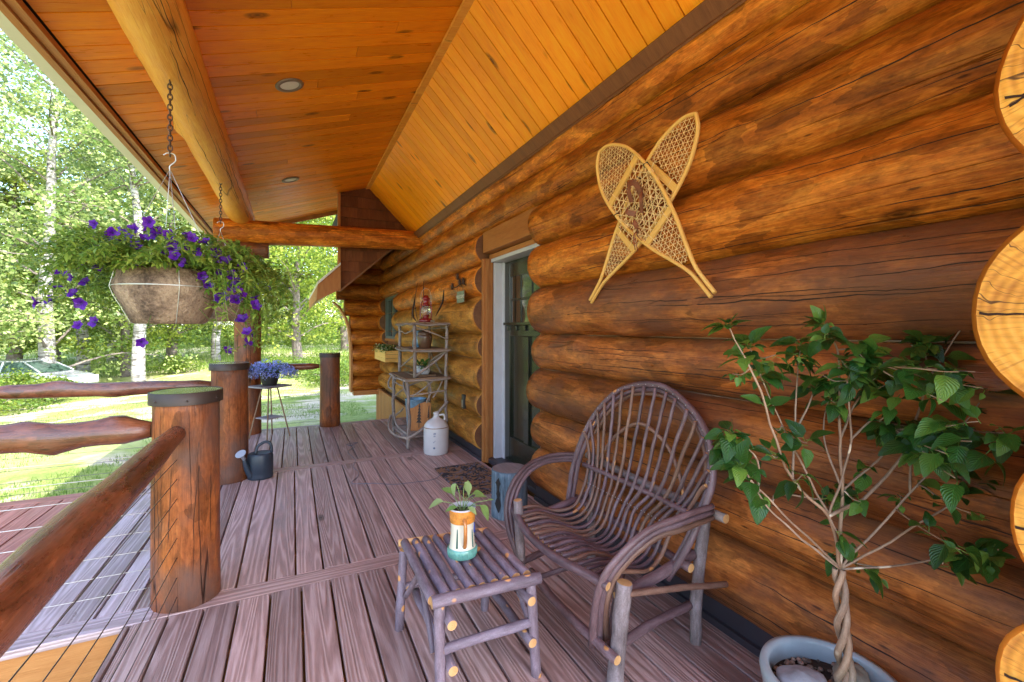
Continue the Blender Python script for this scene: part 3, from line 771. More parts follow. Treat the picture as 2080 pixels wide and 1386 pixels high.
# shingled gable filling the end, at Y 7.2
gx0, gz0 = .644, 1.975
low = [(gx0, gz0), (1.55, 2.79), (1.85, 3.0)]
def gtop(x): return zl(x) if x < RX else RZ-1.0*(x-RX)
def gbot(x): return gz0+.90*(x-gx0)
mb = MB()
mb.poly([(gx0, 7.25, gz0), (1.9, 7.25, gbot(1.9)), (RX+.0, 7.25, RZ), (gx0, 7.25, zl(gx0))], 0)
z = 1.95; row = 0
while z < 3.75:
    x = gx0-.1*R.random(); h = .165
    while x < 1.9:
        w = R.uniform(.07, .16); x2 = x+w
        a, b = max(x, gx0), min(x2, 1.86)
        if b-a > .02:
            zb = z-R.uniform(0, .008)
            za, zc = max(zb, gbot(a)), max(zb, gbot(b))
            ta, tb = min(z+h+.02, gtop(a)+.01), min(z+h+.02, gtop(b)+.01)
            if ta > za+.01 or tb > zc+.01:
                ta = max(ta, za); tb = max(tb, zc)
                t = R.random(); ou, ov = R.random()*9, R.random()*9
                y0 = 7.215+R.uniform(-.003, .003); y1 = 7.24
                k = mb.add([(a+.002, y0, za), (b-.002, y0, zc), (b-.002, y1, tb), (a+.002, y1, ta), (a+.002, y1+.01, za), (b-.002, y1+.01, zc)])
                mb.face([k, k+1, k+2, k+3], [(ou, ov), (ou, ov+w), (ou+h, ov+w), (ou+h, ov)], 0, t, False)
                mb.face([k, k+4, k+5, k+1], [(0, 0)]*4, 0, t*.3, False)
        x = x2
    z += h; row += 1
mb.build('shingle_wall', M['shingle'], cabin)
mb = MB()
mb.box((gx0-.035, 7.19, gz0-.0), (gx0, 7.3, zl(gx0)-.01), axis=2)
mb.build('gable_corner_trim', M['cedar'], cabin)
mb = MB()
# sloping rake tail and the main eave behind
def prism(mbx, poly, y0, y1, m=0):
    k = mbx.add([(x, y0, z) for x, z in poly]+[(x, y1, z) for x, z in poly]); n = len(poly); t = R.random()
    mbx.face(list(range(k, k+n)), [(z, x) for x, z in poly], m, t, False)
    mbx.face(list(range(k+2*n-1, k+n-1, -1)), [(z, x) for x, z in poly][::-1], m, t, False)
    for i in range(n):
        j = (i+1) % n
        mbx.face([k+i, k+n+i, k+n+j, k+j], [(0, 0), (1, 0), (1, .1), (0, .1)], m, t, False)
prism(mb, [(gx0-.0, 2.00), (gx0, 2.36), (.33, 2.06), (.31, 1.82)], 7.17, 7.21)
mb.build('rake_tail', M['cedar'], cabin)
mb = MB(); prism(mb, [(gx0-.002, 2.365), (gx0-.002, 2.40), (.32, 2.095), (.335, 2.065)], 7.15, 11.2); mb.build('eave_flashing', M['drip'], cabin)
mb = MB()
prism(mb, [(.33, 1.86), (1.95, 3.22), (1.95, 3.42), (.33, 2.06)], 7.26, 11.2); mb.build('main_eave', M['cedar'], cabin)
mb = MB(); prism(mb, [(gx0, 2.0), (1.9, 3.13), (1.9, 3.1), (gx0, 1.965)], 7.17, 7.26); mb.build('rake_edge', M['trimdark'], cabin)
# log purlin, tie log, bolster
mb = MB()
mb.tube(line((-.60, YB-.1, 2.93), (-.63, 7.22, 2.94), 150), [.150+.010*noise.noise(V((i*.09, 3, 0))) for i in range(150)], 36, m=0, mc=1, bump=.05, bf=1.5, seam=(0, 0, 1), knots=10)
add_checks(mb, (-.60, YB, 2.93), (-.63, 7.1, 2.94), 30, 2, (1.7, 4.6), wmax=(.001, .003), lens=(.4, 2.4))
mb.build('purlin_log', [M['beam'], M['beam'], M['check']], cabin)
mb = MB(); mb.tube(line((-.92, 7.02, 2.70), (1.82, 7.02, 2.80), 40), [.165-.02*i/39 for i in range(40)], 28, m=0, mc=0, bump=.04, bf=1.5, seam=(0, 1, 0), knots=4)
add_checks(mb, (-.9, 7.02, 2.70), (1.8, 7.02, 2.80), 12, 1, (-3, 3), lens=(.3, 1.2))
mb.build('tie_log', [M['log'], M['check']], cabin)
mb = MB(); mb.tube(line((-.97, 7.0, 2.47), (-.30, 7.0, 2.47), 14), .105, 24, m=0, mc=0, bump=.03, seam=(0, 1, 0)); mb.build('bolster_log', [M['post']], cabin)

# recessed ceiling lights
for (x, y, lab) in [(-.023, 3.78, 'round recessed ceiling light nearest the camera in the plank soffit'), (-.027, 6.16, 'round recessed ceiling light near the far end of the plank soffit')]:
    t = thing('ceiling_light', lab, 'ceiling light', (x, y, zl(x)), 'recessed lights in the porch ceiling')
    t.rotation_euler = (0, -math.atan(SL), 0)
    mb = MB(); mb.lathe([(.068, -.004), (.075, -.012), (.10, -.008), (.103, 0), (.07, .001)], seg=36, cap_b=False); mb.build('trim_ring', M['lampring'], t, local=True)
    mb = MB(); mb.lathe([(.0005, -.006), (.05, -.005), (.069, -.003)], seg=36, cap_b=False); mb.build('lens', M['lamplens'], t, local=True)

# ------------------------------------------------------------------ posts
def post(x, y, z0, z1, r, label, cap=True, lean=(0, 0), capr=1.08):
    t = thing('log_post', label, 'post', (x, y, z0), 'log posts around the porch')
    n = int((z1-z0)/.07); mb = MB()
    pts = line((x, y, z0), (x+lean[0], y+lean[1], z1), n)
    rr = [r*(1.03-.05*i/n+.02*noise.noise(V((i*.12, x*9, y)))) for i in range(n)]
    mb.tube(pts, rr, 40, m=0, mc=0, bump=.03, bf=1.2, seam=(-.3, 1, 0), knots=1)
    add_checks(mb, (x, y, z0+.02), (x, y, z1-.02), 16 if z1 < 1.5 else 24, 1, (-3.14, 3.14), wmax=(.0010, .0028), lens=(.3, .95), ref=(0, -1, 0))
    mb.build('shaft', [M['post'], M['check']], t)
    if cap:
        rc = r*capr; c = (x+lean[0], y+lean[1], z1)
        mb = MB(); mb.lathe([(rc, -.035), (rc, .024), (rc-.003, .0265), (rc-.006, .0255), (rc-.004, -.03)], c, 48, cap_b=False)
        for k in range(7):
            a = k*2*PI/7+.4; mb.lathe([(.006, -.004), (.006, .002), (.001, .005)], (c[0]+math.cos(a)*rc, c[1]+math.sin(a)*rc, c[2]-.012), 8)
        cp = mb.build('cap_band', M['capmetal'], t)
        mb = MB(); mb.lathe([(.001, .0255), (rc*.5, .0257), (rc-.006, .024)], c, 48, cap_b=False); mb.build('cap_plate', M['captop'], t)
    return t
post(-.50, 2.86, 0, 1.055, .146, 'thick short log post with metal cap in the left foreground', capr=1.1)
post(-.53, 4.91, 0, 1.06, .150, 'capped log post behind the watering can')
post(-.545, 6.98, 0, 2.37, .158, 'tall log post carrying the porch roof behind the plant stand', cap=False)
post(.485, 7.03, 0, 1.03, .136, 'short capped log post alone at the far edge of the deck', capr=1.05)
post(-2.22, 4.95, -.9, .99, .10, 'slender log post at the far left end of the landing rail', cap=False)
post(-2.25, 2.9, -.9, .99, .10, 'slender log post at the left end of the near landing rail', cap=False)

# ------------------------------------------------------------------ railings
def railing(a, b, r0, r1, label, cabs, amp=.018, taper=(1, 1), knots=6, bow=0, cz=None, rprof=None):
    t = thing('porch_railing', label, 'railing', (a[0], a[1], 0), 'log rails with cables around the porch')
    L = (V(b)-V(a)).length; n = max(12, int(L/.05)); mb = MB()
    pts = line(a, b, n); sd = R.random()*60
    pts = [p+V((noise.noise(V((i*.07, sd, 0))), noise.noise(V((i*.07, sd, 3))), noise.noise(V((i*.07, sd, 8)))))*amp+V((0, 0, -bow*math.sin(PI*i/(n-1)))) for i, p in enumerate(pts)]
    rr = []
    for i in range(n):
        q = i/(n-1); r = r0+(r1-r0)*q; r *= 1+.10*noise.noise(V((i*.12, sd, 9)))
        d0 = q*L; d1 = (1-q)*L
        if rprof: r = rprof(q*L)*(1+.08*noise.noise(V((i*.12, sd, 9))))
        if taper[0]: r *= .62+.38*min(1, d0/.10)
        if taper[1]: r *= .62+.38*min(1, d1/.10)
        rr.append(r)
    mb.tube(pts, rr, 28, m=0, bump=.08, bf=1.8, seam=(0, 0, -1), knots=knots); add_checks(mb, pts[1], pts[-2], int(3+L*1.2), 1, (-1.8, 1.8), wmax=(.0008, .002), lens=(.2, 1.2)); mb.build('rail', [M['rail'], M['check']], t)
    for k in range(cabs):
        z = .075+k*.097
        p = V((a[0], a[1], z)); q = V((b[0], b[1], z))
        mb = MB(); mb.tube([p, q], .0019, 6); mb.build('cable', M['wire'] if abs(a[1]-2.88) < .01 else M['cable'], t)
    return t
railing((-.515, 2.74, .885), (-.60, -2.6, .69), .046, .085, 'heavy knobbly log rail running from the capped post past the camera', 8, amp=.012, knots=2, taper=(0, 0), bow=-.0, rprof=lambda l: .040+.022*min(1, l/.9))
railing((-.67, 4.94, .885), (-2.14, 4.96, .90), .055, .062, 'log rail with purple sheen on the far side of the landing', 8, amp=.01)
railing((-.65, 2.88, .885), (-2.17, 2.92, .905), .062, .062, 'knobbly log rail on the near side of the landing left of the capped post', 8, amp=.012)
railing((-.385, 7.03, .87), (.345, 7.05, .868), .05, .05, 'short log rail with cables behind the plant stand', 8, amp=.006, knots=1)
railing((-.53, 5.12, .885), (-.545, 6.82, .885), .055, .055, 'log rail between the second capped post and the tall post', 8)

# ------------------------------------------------------------------ snowshoes
PROF = [(0, .013), (.08, .014), (.15, .022), (.25, .058), (.36, .10), (.5, .137), (.62, .154), (.74, .155), (.84, .138), (.92, .098), (.97, .055), (1, .0)]
def pw(t):
    for (a, wa), (b, wb) in zip(PROF[:-1], PROF[1:]):
        if t <= b: return wa+(wb-wa)*(t-a)/(b-a)
    return 0
def snowshoe(tail, toe, x, wid, label, binding):
    tail = V((x, *tail)); toe = V((x, *toe)); ax = (toe-tail); L = ax.length; ax.normalize()
    sd = V((0, ax.z, -ax.y)); sh = wid/.155
    t = thing('snowshoe', label, 'snowshoe', tuple(tail), 'pair of crossed snowshoes on the log wall')
    def P(q, w, dx=0): return tail+ax*(L*q)+sd*(w)+V((dx, 0, 0))
    prof = spline([(a, w*sh, 0) for a, w in PROF], 40)
    left = [P(p.x, p.y) for p in prof]; right = [P(p.x, -p.y) for p in prof][::-1]
    mb = MB()
    pts = left+right[1:]
    mb.tube(pts, .0115, 8, tone=.6, squash=.8); mb.build('frame', M['blond'], t)
    for q, h in ((.40, .017), (.735, .019)):
        w = pw(q)*sh-.004; mb = MB()
        a, b = P(q, w), P(q, -w)
        k = ax*h
        mb.quad(a-k+V((-.006, 0, 0)), b-k+V((-.006, 0, 0)), b+k+V((-.006, 0, 0)), a+k+V((-.006, 0, 0)), uv=[(0, 0), (.3, 0), (.3, .04), (0, .04)])
        mb.quad(a-k+V((.006, 0, 0)), a+k+V((.006, 0, 0)), b+k+V((.006, 0, 0)), b-k+V((.006, 0, 0)), uv=[(0, 0), (.3, 0), (.3, .04), (0, .04)])
        mb.quad(a-k+V((-.006, 0, 0)), a-k+V((.006, 0, 0)), b-k+V((.006, 0, 0)), b-k+V((-.006, 0, 0)))
        mb.quad(a+k+V((-.006, 0, 0)), b+k+V((-.006, 0, 0)), b+k+V((.006, 0, 0)), a+k+V((.006, 0, 0)))
        mb.build('crossbar', M['blond'], t)
    mb = MB()
    def net(q0, q1, gap, r, angs):
        for an in angs:
            c_, s_ = math.cos(an), math.sin(an)
            k = -40
            while k < 41:
                off = k*gap; seg = []
                for i in range(121):
                    l = -.7+i*.0117
                    xx = q0*L+(q1-q0)*L/2+l*c_-off*s_; yy = l*s_+off*c_
                    q = xx/L
                    ok = q0 < q < q1 and abs(yy) < pw(q)*sh-.006
                    if ok: seg.append((q, yy))
                    elif seg:
                        if len(seg) > 2:
                            dx = -.002+.004*R.random()
                            n = max(2, len(seg)//3)
                            pp = [P(seg[int(j*(len(seg)-1)/(n-1))][0]+.0015*R.uniform(-1, 1), seg[int(j*(len(seg)-1)/(n-1))][1]+.002*R.uniform(-1, 1), dx) for j in range(n)]
                            mb.tube(pp, r, 4, caps=(0, 0))
                        seg = []
                k += 1
    net(.755, .985, .0255, .0016, (0.15, PI/3+.15, -PI/3+.15))
    net(.18, .385, .025, .0016, (0, PI/3, -PI/3))
    net(.41, .72, .039, .0026, (.5, -.5, PI/2))
    # edge loops
    for q0, q1, n in ((.76, .98, 16), (.2, .38, 12), (.42, .72, 12)):
        for i in range(n):
            q = q0+(q1-q0)*i/(n-1)
            for s_ in (1, -1):
                w = pw(q)*sh*s_
                if abs(w) > .03: mb.tube([P(q, w*1.05, -.009), P(q+.004, w*.86, 0)], .0016, 4, caps=(0, 0))
    for q in (.735, .40):      # wraps beside the crossbars
        for s_ in (1, -1):
            w = pw(q)*sh
            for k in range(3): mb.tube([P(q-.05+.02*k, w*.55*s_, 0), P(q+.02, w*.6*s_, -.009), P(q+.03, w*.62*s_, 0)], .002, 4)
    mb.build('lacing', M['rawhide'], t)
    mb = MB()
    for q in (.55, .60):
        for s_ in (1, -1):
            for k in range(3): c0 = P(q+k*.008, pw(q)*sh*s_); mb.tube([c0+V((-.014, 0, 0)), c0+sd*.013, c0+V((.012, 0, 0)), c0-sd*.013], .0022, 5, closed=True)
    mb.build('wrap', M['rawhide'], t)
    if binding:
        mb = MB()
        def strap(pts, w):
            pts = spline(pts, 14)
            for a, b in zip(pts[:-1], pts[1:]):
                d = (b-a).normalized(); k = d.cross(V((-1, 0, 0))).normalized()*w
                mb.quad(a-k, b-k, b+k, a+k, sm=True); mb.quad(a-k+V((.003, 0, 0)), a+k+V((.003, 0, 0)), b+k+V((.003, 0, 0)), b-k+V((.003, 0, 0)), sm=True)
        c = P(.56, .0)
        strap([c+V((-.02, .05, .02)), c+V((-.06, .03, .09)), c+V((-.06, -.02, .10)), c+V((-.025, -.04, .02))], .017)
        strap([c+V((-.02, -.035, .08)), c+V((-.05, -.055, .02)), c+V((-.03, -.04, -.06))], .012)
        strap([c+V((-.02, .07, .0)), c+V((-.045, .06, -.03)), c+V((-.02, .02, -.05))], .014)
        strap([c+V((-.02, .03, -.11)), c+V((-.06, -.01, -.10)), c+V((-.05, -.03, -.14)), c+V((-.02, .01, -.15))], .014)
        for dy, dz in ((.02, -.24), (-.03, -.20), (.0, -.25)):
            mb.tube(spline([c+V((-.02, 0, -.14)), c+V((-.04, dy*.5, -.17)), c+V((-.02, dy, dz))], 8), .0025, 5)
        mb.build('binding', M['leather'], t)
    for s_ in (1, -1):
        mb = MB(); q = .66; c0 = P(q, pw(q)*sh*s_); mb.tube([c0+V((-.015, 0, 0)), c0+sd*.015, c0+V((.03, 0, 0)), c0-sd*.015], .003, 5, closed=True)
        mb.build('tie', M['black'], t)
snowshoe((2.32, 1.575), (1.50, 2.405), 1.688, .145, 'wooden snowshoe behind its pair, rounded toe at upper right', False)
snowshoe((1.372, 1.55), (2.18, 2.46), 1.648, .158, 'wooden snowshoe in front with brown leather binding, toe at upper left', True)

# ------------------------------------------------------------------ willow chair
def chair():
    t = thing('willow_armchair', 'bent willow armchair with fan back against the log wall', 'chair', (1.35, 1.8, 0))
    W = M['willow']; B = M['willowbrown']
    def rod(name, pts, r, mat=W, n=None, w=.006, seg=8, mc=None, kn=0):
        n = n or 14; p = wobble(spline(pts, n), w, 9); rr = r if hasattr(r, '__len__') else [r*(1+.10*noise.noise(q*14)) for q in p]
        if hasattr(r, '__len__'): rr = [r[0]+(r[1]-r[0])*i/(n-1) for i in range(n)]
        mb = MB(); mb.tube(p, rr, seg, m=0, mc=1, bump=.10, bf=14, knots=kn); return mb.build(name, [mat, mc or M['cut']], t)
    rod('leg', [(1.135, 1.40, 0), (1.15, 1.395, .2), (1.17, 1.385, .405)], .031, M['roughbark'], 16, .006, 16)
    rod('leg', [(1.615, 1.44, 0), (1.62, 1.43, .3), (1.64, 1.41, .56)], .026, M['roughbark'], 14, .005, 12)
    rod('leg', [(1.09, 2.11, 0), (1.085, 2.12, .25), (1.075, 2.13, .49)], .024, M['roughbark'], 14, .005, 12)
    rod('leg', [(1.60, 2.20, 0), (1.62, 2.22, .3), (1.635, 2.25, .60)], .025, M['roughbark'], 14, .005, 12)
    # rails
    rod('front_rail', [(1.10, 2.27, .425), (1.045, 2.0, .40), (1.03, 1.75, .40), (1.07, 1.5, .405), (1.10, 1.40, .40)], .019, W, 20, .006, 12)
    rod('stretcher', [(1.095, 2.02, .16), (1.085, 1.7, .15), (1.10, 1.345, .15)], .019, W, 14, .006, 12)
    rod('stretcher', [(1.16, 1.43, .13), (1.40, 1.44, .16), (1.59, 1.45, .17)], .019, W, 12, .005, 12)
    rod('stretcher', [(1.11, 2.14, .15), (1.4, 2.2, .17), (1.62, 2.23, .18)], .018, W, 12, .005, 10)
    rod('side_rail', [(1.16, 1.42, .33), (1.35, 1.425, .36), (1.60, 1.44, .40)], .023, W, 12, .005, 12)
    rod('side_rail', [(1.09, 2.15, .34), (1.35, 2.2, .37), (1.62, 2.24, .40)], .021, W, 12, .005, 12)
    rod('brace', [(1.16, 1.37, .37), (1.35, 1.36, .345), (1.68, 1.33, .30)], .0125, B, 14, .006, 10)
    rod('brace', [(1.13, 1.45, .10), (1.32, 1.6, .25), (1.55, 1.75, .36)], .014, W, 12, .005, 10)
    rod('brace', [(1.09, 2.05, .10), (1.3, 1.9, .2), (1.5, 1.7, .3)], .013, W, 12, .005, 10)
    rod('back_rail', [(1.52, 1.375, .385), (1.52, 1.8, .39), (1.53, 2.26, .39)], .019, W, 14, .004, 12)
    rod('back_rail', [(1.64, 1.30, .60), (1.64, 1.8, .60), (1.65, 2.3, .62)], .021, M['twig'], 14, .004, 12)
    rod('back_rail', [(1.55, 1.42, .60), (1.56, 1.8, .60), (1.55, 2.2, .60)], .014, W, 14, .006, 10)
    # back hoops (two parallel rods and an inner one)
    H = [(1.44, 1.43, .33), (1.515, 1.375, .5), (1.585, 1.345, .68), (1.635, 1.36, .84), (1.665, 1.46, .99), (1.68, 1.62, 1.085), (1.682, 1.80, 1.11), (1.665, 1.99, 1.065), (1.62, 2.12, .95), (1.565, 2.20, .80), (1.51, 2.245, .6), (1.47, 2.26, .33)]
    rod('hoop', H, .0155, W, 46, .005, 10)
    cen = V((1.6, 1.8, .7))
    def inset(P, k, dx=0): return [tuple(V(p)+(cen-V(p)).normalized()*k+V((dx, 0, 0))) for p in P]
    rod('hoop', inset(H, .028, .012), .012, W, 46, .005, 10)
    rod('hoop', inset(H[2:-2], .052, .022), .010, B, 40, .004, 8)
    rod('hoop', [(1.56, 1.44, .56), (1.60, 1.50, .70), (1.625, 1.62, .84), (1.63, 1.78, .905), (1.62, 1.92, .86), (1.60, 2.04, .74), (1.57, 2.12, .6)], .010, B, 26, .004, 8)
    # seat and back rods
    Hs = spline(H, 200)
    # choose hoop points from left to right between the arms
    def hoop_at(f):  # f 0 left .. 1 right
        i0, i1 = 163, 42
        return Hs[int(i0+(i1-i0)*f)]
    N = 17
    for i in range(N):
        f = i/(N-1); y = 2.20-(2.20-1.43)*f
        e = V(hoop_at(f**1.0)); e = e+(cen-e)*.02+V((-.02, 0, 0))
        yb = 2.13-(2.13-1.47)*f
        sag = -.035*math.sin(PI*f)
        front = (1.108-.058*math.sin(PI*f), y, .412-.008*math.sin(PI*f))
        p = [front, (1.20, y*.85+yb*.15, .415+sag*.4), (1.34, yb*.6+y*.4, .375+sag), (1.44, yb, .40+sag*.8), (1.505, yb, .50), (1.56, yb*.55+e.y*.45, .62), ((1.56+e.x)/2+.01, yb*.25+e.y*.75, (.62+e.z)/2+.02), tuple(e)]
        rod('seat_rod', p, .0086+.0012*R.random(), W if R.random() < .7 else B, 30, .007, 7)
    # arms: three nested rods on each side
    for k in range(3):
        o = k*.028
        rod('arm_rod', [(1.09+o*1.2, 1.49-o*.1, .12), (1.07+o, 1.45, .28), (1.09+o, 1.42, .42-o*.2), (1.16+o*.8, 1.39, .52-o*.45), (1.27+o*.4, 1.365, .595-o*.7), (1.42, 1.34, .635-o*.9), (1.60, 1.335, .65-o*.9)], (.0165, .0125), (B if k == 2 else W), 26, .004, 10)
    for k in range(3):
        o = k*.024
        rod('arm_rod', [(1.075+o*.3, 2.10, .16), (1.045+o*.8, 2.18, .32), (1.05+o, 2.215, .45), (1.12+o, 2.25, .56-o*.3), (1.25+o*.4, 2.28, .63-o*.6), (1.42, 2.28, .655-o*.8), (1.56, 2.24, .645-o*.8)], (.014, .011), W, 26, .004, 10)
    mb = MB()
    for i in range(26):
        f = (i+.5)/26; e = hoop_at(f); mb.lathe([(.0022, -.002), (.0022, .002), (.0005, .003)], (e.x-.018, e.y, e.z), 6)
        mb.lathe([(.0022, -.002), (.0022, .002), (.0005, .003)], (1.50, 2.1-.62*f, .53), 6)
    mb.build('nails', simple('nail', (.6, .6, .6), .3, metal=1), t)
chair()

# ------------------------------------------------------------------ twig side table
def table():
    t = thing('twig_side_table', 'low side table of purple-grey sticks in front of the armchair', 'table', (.66, 1.85, 0))
    S = M['stick']
    def rod(name, a, b, r, w=.003, mc=None, kn=1, n=10):
        mb = MB(); mb.tube(wobble(line(a, b, n), w, 8), [r*(1+.05*R.uniform(-1, 1)) for _ in range(n)], 14, m=0, mc=1, bump=.06, bf=9, knots=0)
        p = V(a).lerp(V(b), R.uniform(.2, .8))
        return mb.build(name, [S, M['cut']], t)
    zt = .405
    legs = [((.485, 1.59, 0), (.492, 1.625, .375)), ((.885, 1.585, 0), (.868, 1.60, .375)), ((.445, 2.11, 0), (.462, 2.09, .375)), ((.86, 2.07, 0), (.862, 2.05, .375))]
    for a, b in legs: rod('leg', a, b, .0205)
    for k in range(9):
        x = .472+k*(.862-.472)/8
        rod('top_stick', (x+.002, 2.125-.008*k+R.uniform(-.01, .01), zt-.012), (x+.006*R.uniform(-1, 1), 1.625, zt-.012), .0195)
    mb = MB(); pts = wobble(line((.455, 1.600, zt-.006), (.895, 1.575, zt-.006), 14), .003, 8)
    mb.tube(pts, .0225, 14, m=0, mc=1, bump=.05, bf=9); mb.build('front_bar', [S, M['cut']], t)
    mb = MB(); mb.tube(line((.45, 2.145, zt-.02), (.88, 2.085, zt-.02), 12), .016, 12, m=0, mc=1, bump=.05); mb.build('back_bar', [M['cut'], M['cut']], t)
    rod('stretcher', (.50, 1.605, .21), (.875, 1.60, .215), .018); rod('stretcher', (.455, 2.10, .2), (.86, 2.06, .2), .016)
    for x, xo in ((.522, .54), (.853, .835)):
        rod('side_rail', (x, 1.565, .318), (x, 2.10, .33), .0195)
        rod('side_rail', (x+.004, 1.565, .150), (x, 2.10, .16), .0195)
    rod('brace', (.468, 2.07, .17), (.475, 1.86, .375), .012); rod('brace', (.478, 1.66, .17), (.475, 1.82, .365), .011)
    rod('brace', (.882, 2.03, .17), (.875, 1.84, .36), .012); rod('brace', (.89, 1.66, .17), (.875, 1.82, .36), .011)
table()

# ------------------------------------------------------------------ stein and pothos
def stein():
    c = (.668, 1.862, .412)
    t = thing('ceramic_stein', 'tall cream ceramic stein with orange rim and green foot on the side table', 'mug', c)
    mb = MB(); mb.lathe([(.058, 0), (.064, .004), (.064, .038), (.060, .042)], c, 40)
    for k in range(40):
        a = k*2*PI/40; mb.tube([(c[0]+math.cos(a)*.0642, c[1]+math.sin(a)*.0642, c[2]+.008), (c[0]+math.cos(a)*.0642, c[1]+math.sin(a)*.0642, c[2]+.034)], .0014, 4)
    mb.build('foot', M['steingreen'], t)
    mb = MB(); mb.lathe([(.059, .040), (.055, .05), (.0525, .08), (.0505, .11), (.0515, .14), (.0545, .152)], c, 40, cap_b=False); mb.build('body', M['steincream'], t)
    mb = MB(); mb.lathe([(.0547, .150), (.0565, .165), (.0575, .19), (.0582, .195), (.059, .207)], c, 40, cap_b=False); mb.build('orange_band', M['steinorange'], t)
    mb = MB(); mb.lathe([(.059, .206), (.060, .212), (.056, .213), (.053, .20), (.051, .16)], c, 40, cap_b=False); mb.build('rim', M['white'], t)
    d = V((-.19, -.98, 0)).normalized(); cc = V(c)
    mb = MB(); mb.tube(spline([cc+d*.052+V((0, 0, .172)), cc+d*.078+V((0, 0, .170)), cc+d*.086+V((0, 0, .14)), cc+d*.080+V((0, 0, .09)), cc+d*.066+V((0, 0, .062)), cc+d*.054+V((0, 0, .058))], 20), .008, 10); mb.build('handle', M['handlebrown'], t)
    for an, m_, zz0, zz1 in ((-.95, 'steingreen', .045, .12), (-2.35, 'steingreen', .05, .13), (-.55, 'inkblue', .10, .16)):
        mb = MB(); mb.tube([(c[0]+math.cos(an)*.0535, c[1]+math.sin(an)*.0535, c[2]+zz0), (c[0]+math.cos(an)*.0505, c[1]+math.sin(an)*.0505, c[2]+zz1)], [.005, .002], 6); mb.build('painted_line', simple('dark_glaze_'+str(an), (.03, .12, .10) if m_ == 'steingreen' else (.03, .06, .3), .3), t)
    mb = MB(); mb.lathe([(.0005, .192), (.051, .19)], c, 30, cap_b=False)
    p = thing('pothos_plant', 'small pothos with pale variegated leaves growing in the stein', 'plant', (c[0], c[1], c[2]+.19))
    mb.build('soil', M['soil'], p)
    mb = MB(); lf = MB(); z = c[2]+.192
    Rt = V((.8983, -.4394, 0)); Fw = V((.4394, .8983, 0)); base = V((c[0], c[1], z))
    L = [(-.085, .04, 0, -.065, -.01, .078, .05), (-.03, .115, .01, -.02, -.045, .075, .045), (.012, .125, 0, .03, -.05, .075, .045), (.045, .07, .01, .04, .01, .05, .035), (.08, .03, -.02, .05, -.05, .08, .055), (-.02, .03, -.04, -.05, .0, .055, .03), (.05, .05, .03, .05, .01, .06, .03), (-.05, .06, .04, -.04, .03, .06, .04), (.02, .06, .05, .0, .04, .06, .035), (.03, .03, -.04, .03, -.01, .05, .03), (.11, .045, 0, .04, .015, .03, .012)]
    for (a, h, f, da, dz, Ln, Wd) in L:
        tip = base+Rt*a+Fw*f+V((0, 0, h))
        mb.tube(spline([base+Rt*a*.15, base+Rt*a*.5+V((0, 0, h*.75)), tip], 8), .0018, 5)
        lf.leaf(tip, Rt*da+Fw*f*.3+V((0, 0, dz)), V((0, -.3, 1)), Ln, Wd, droop=.35, shape=(0.1, .8, 1, .85, .5, 0), tone=R.uniform(.3, 1))
    mb.build('stems', M['stemgreen'], p); lf.build('leaves', M['leafpot'], p)
stein()

# ------------------------------------------------------------------ blue stump
def stump():
    c = (1.475, 3.06, 0)
    t = thing('painted_stump', 'blue painted log stump with black cut-out beside the door mat', 'stump', c)
    mb = MB(); mb.tube(line(c, (c[0], c[1], .345), 12), .137, 32, m=0, mc=1, bump=.03, seam=(0, 1, 0)); mb.build('trunk', [M['stump'], M['greyboard']], t)
    mb = MB()
    def on(a, z): return V((c[0]+math.cos(a)*.1405, c[1]+math.sin(a)*.1405, z))
    sh = [(.0, .05, .035), (.04, .07, .05), (.09, .06, .03), (.12, .065, .035), (.17, .02, .05), (.2, .05, .02)]
    a0 = -2.62
    pr = [(.015, .01), (.05, .05), (.075, .07), (.10, .05), (.125, .025), (.15, .045), (.18, .02), (.21, .03), (.23, .06), (.25, .03), (.27, .005)]
    for (z1, w1), (z2, w2) in zip(pr[:-1], pr[1:]):
        mb.quad(on(a0-w1*4, z1+.04), on(a0+w1*2, z1+.04), on(a0+w2*2, z2+.04), on(a0-w2*4, z2+.04))
    mb.build('cutout', M['black'], t)
stump()

# ------------------------------------------------------------------ door mat, cord, jug, watering can
mb = MB(); mb.box((1.27, 3.50, .003), (1.74, 4.36, .014))
o = mb.build('door_mat', M['mat']); tag(o, 'brown door mat with dark leaf pattern in front of the green door', 'mat')
mb = MB()
mb.tube(spline([(1.28, 4.15, .017), (1.17, 4.062, .004), (.95, 4.07, .004), (.816, 4.089, .004), (.65, 4.2, .004), (.481, 4.281, .004), (.55, 4.45, .004), (.575, 4.60, .004), (.55, 4.8, .004), (.60, 5.04, .004), (.56, 5.4, .005), (.66, 5.6, .005), (.58, 5.75, .005), (.72, 5.8, .005), (.6, 5.65, .007)], 90), .0028, 6)
o = mb.build('power_cord', simple('cord_plastic', (.16, .17, .22), .4)); tag(o, 'thin grey cord lying in loose curves across the deck boards', 'cord')

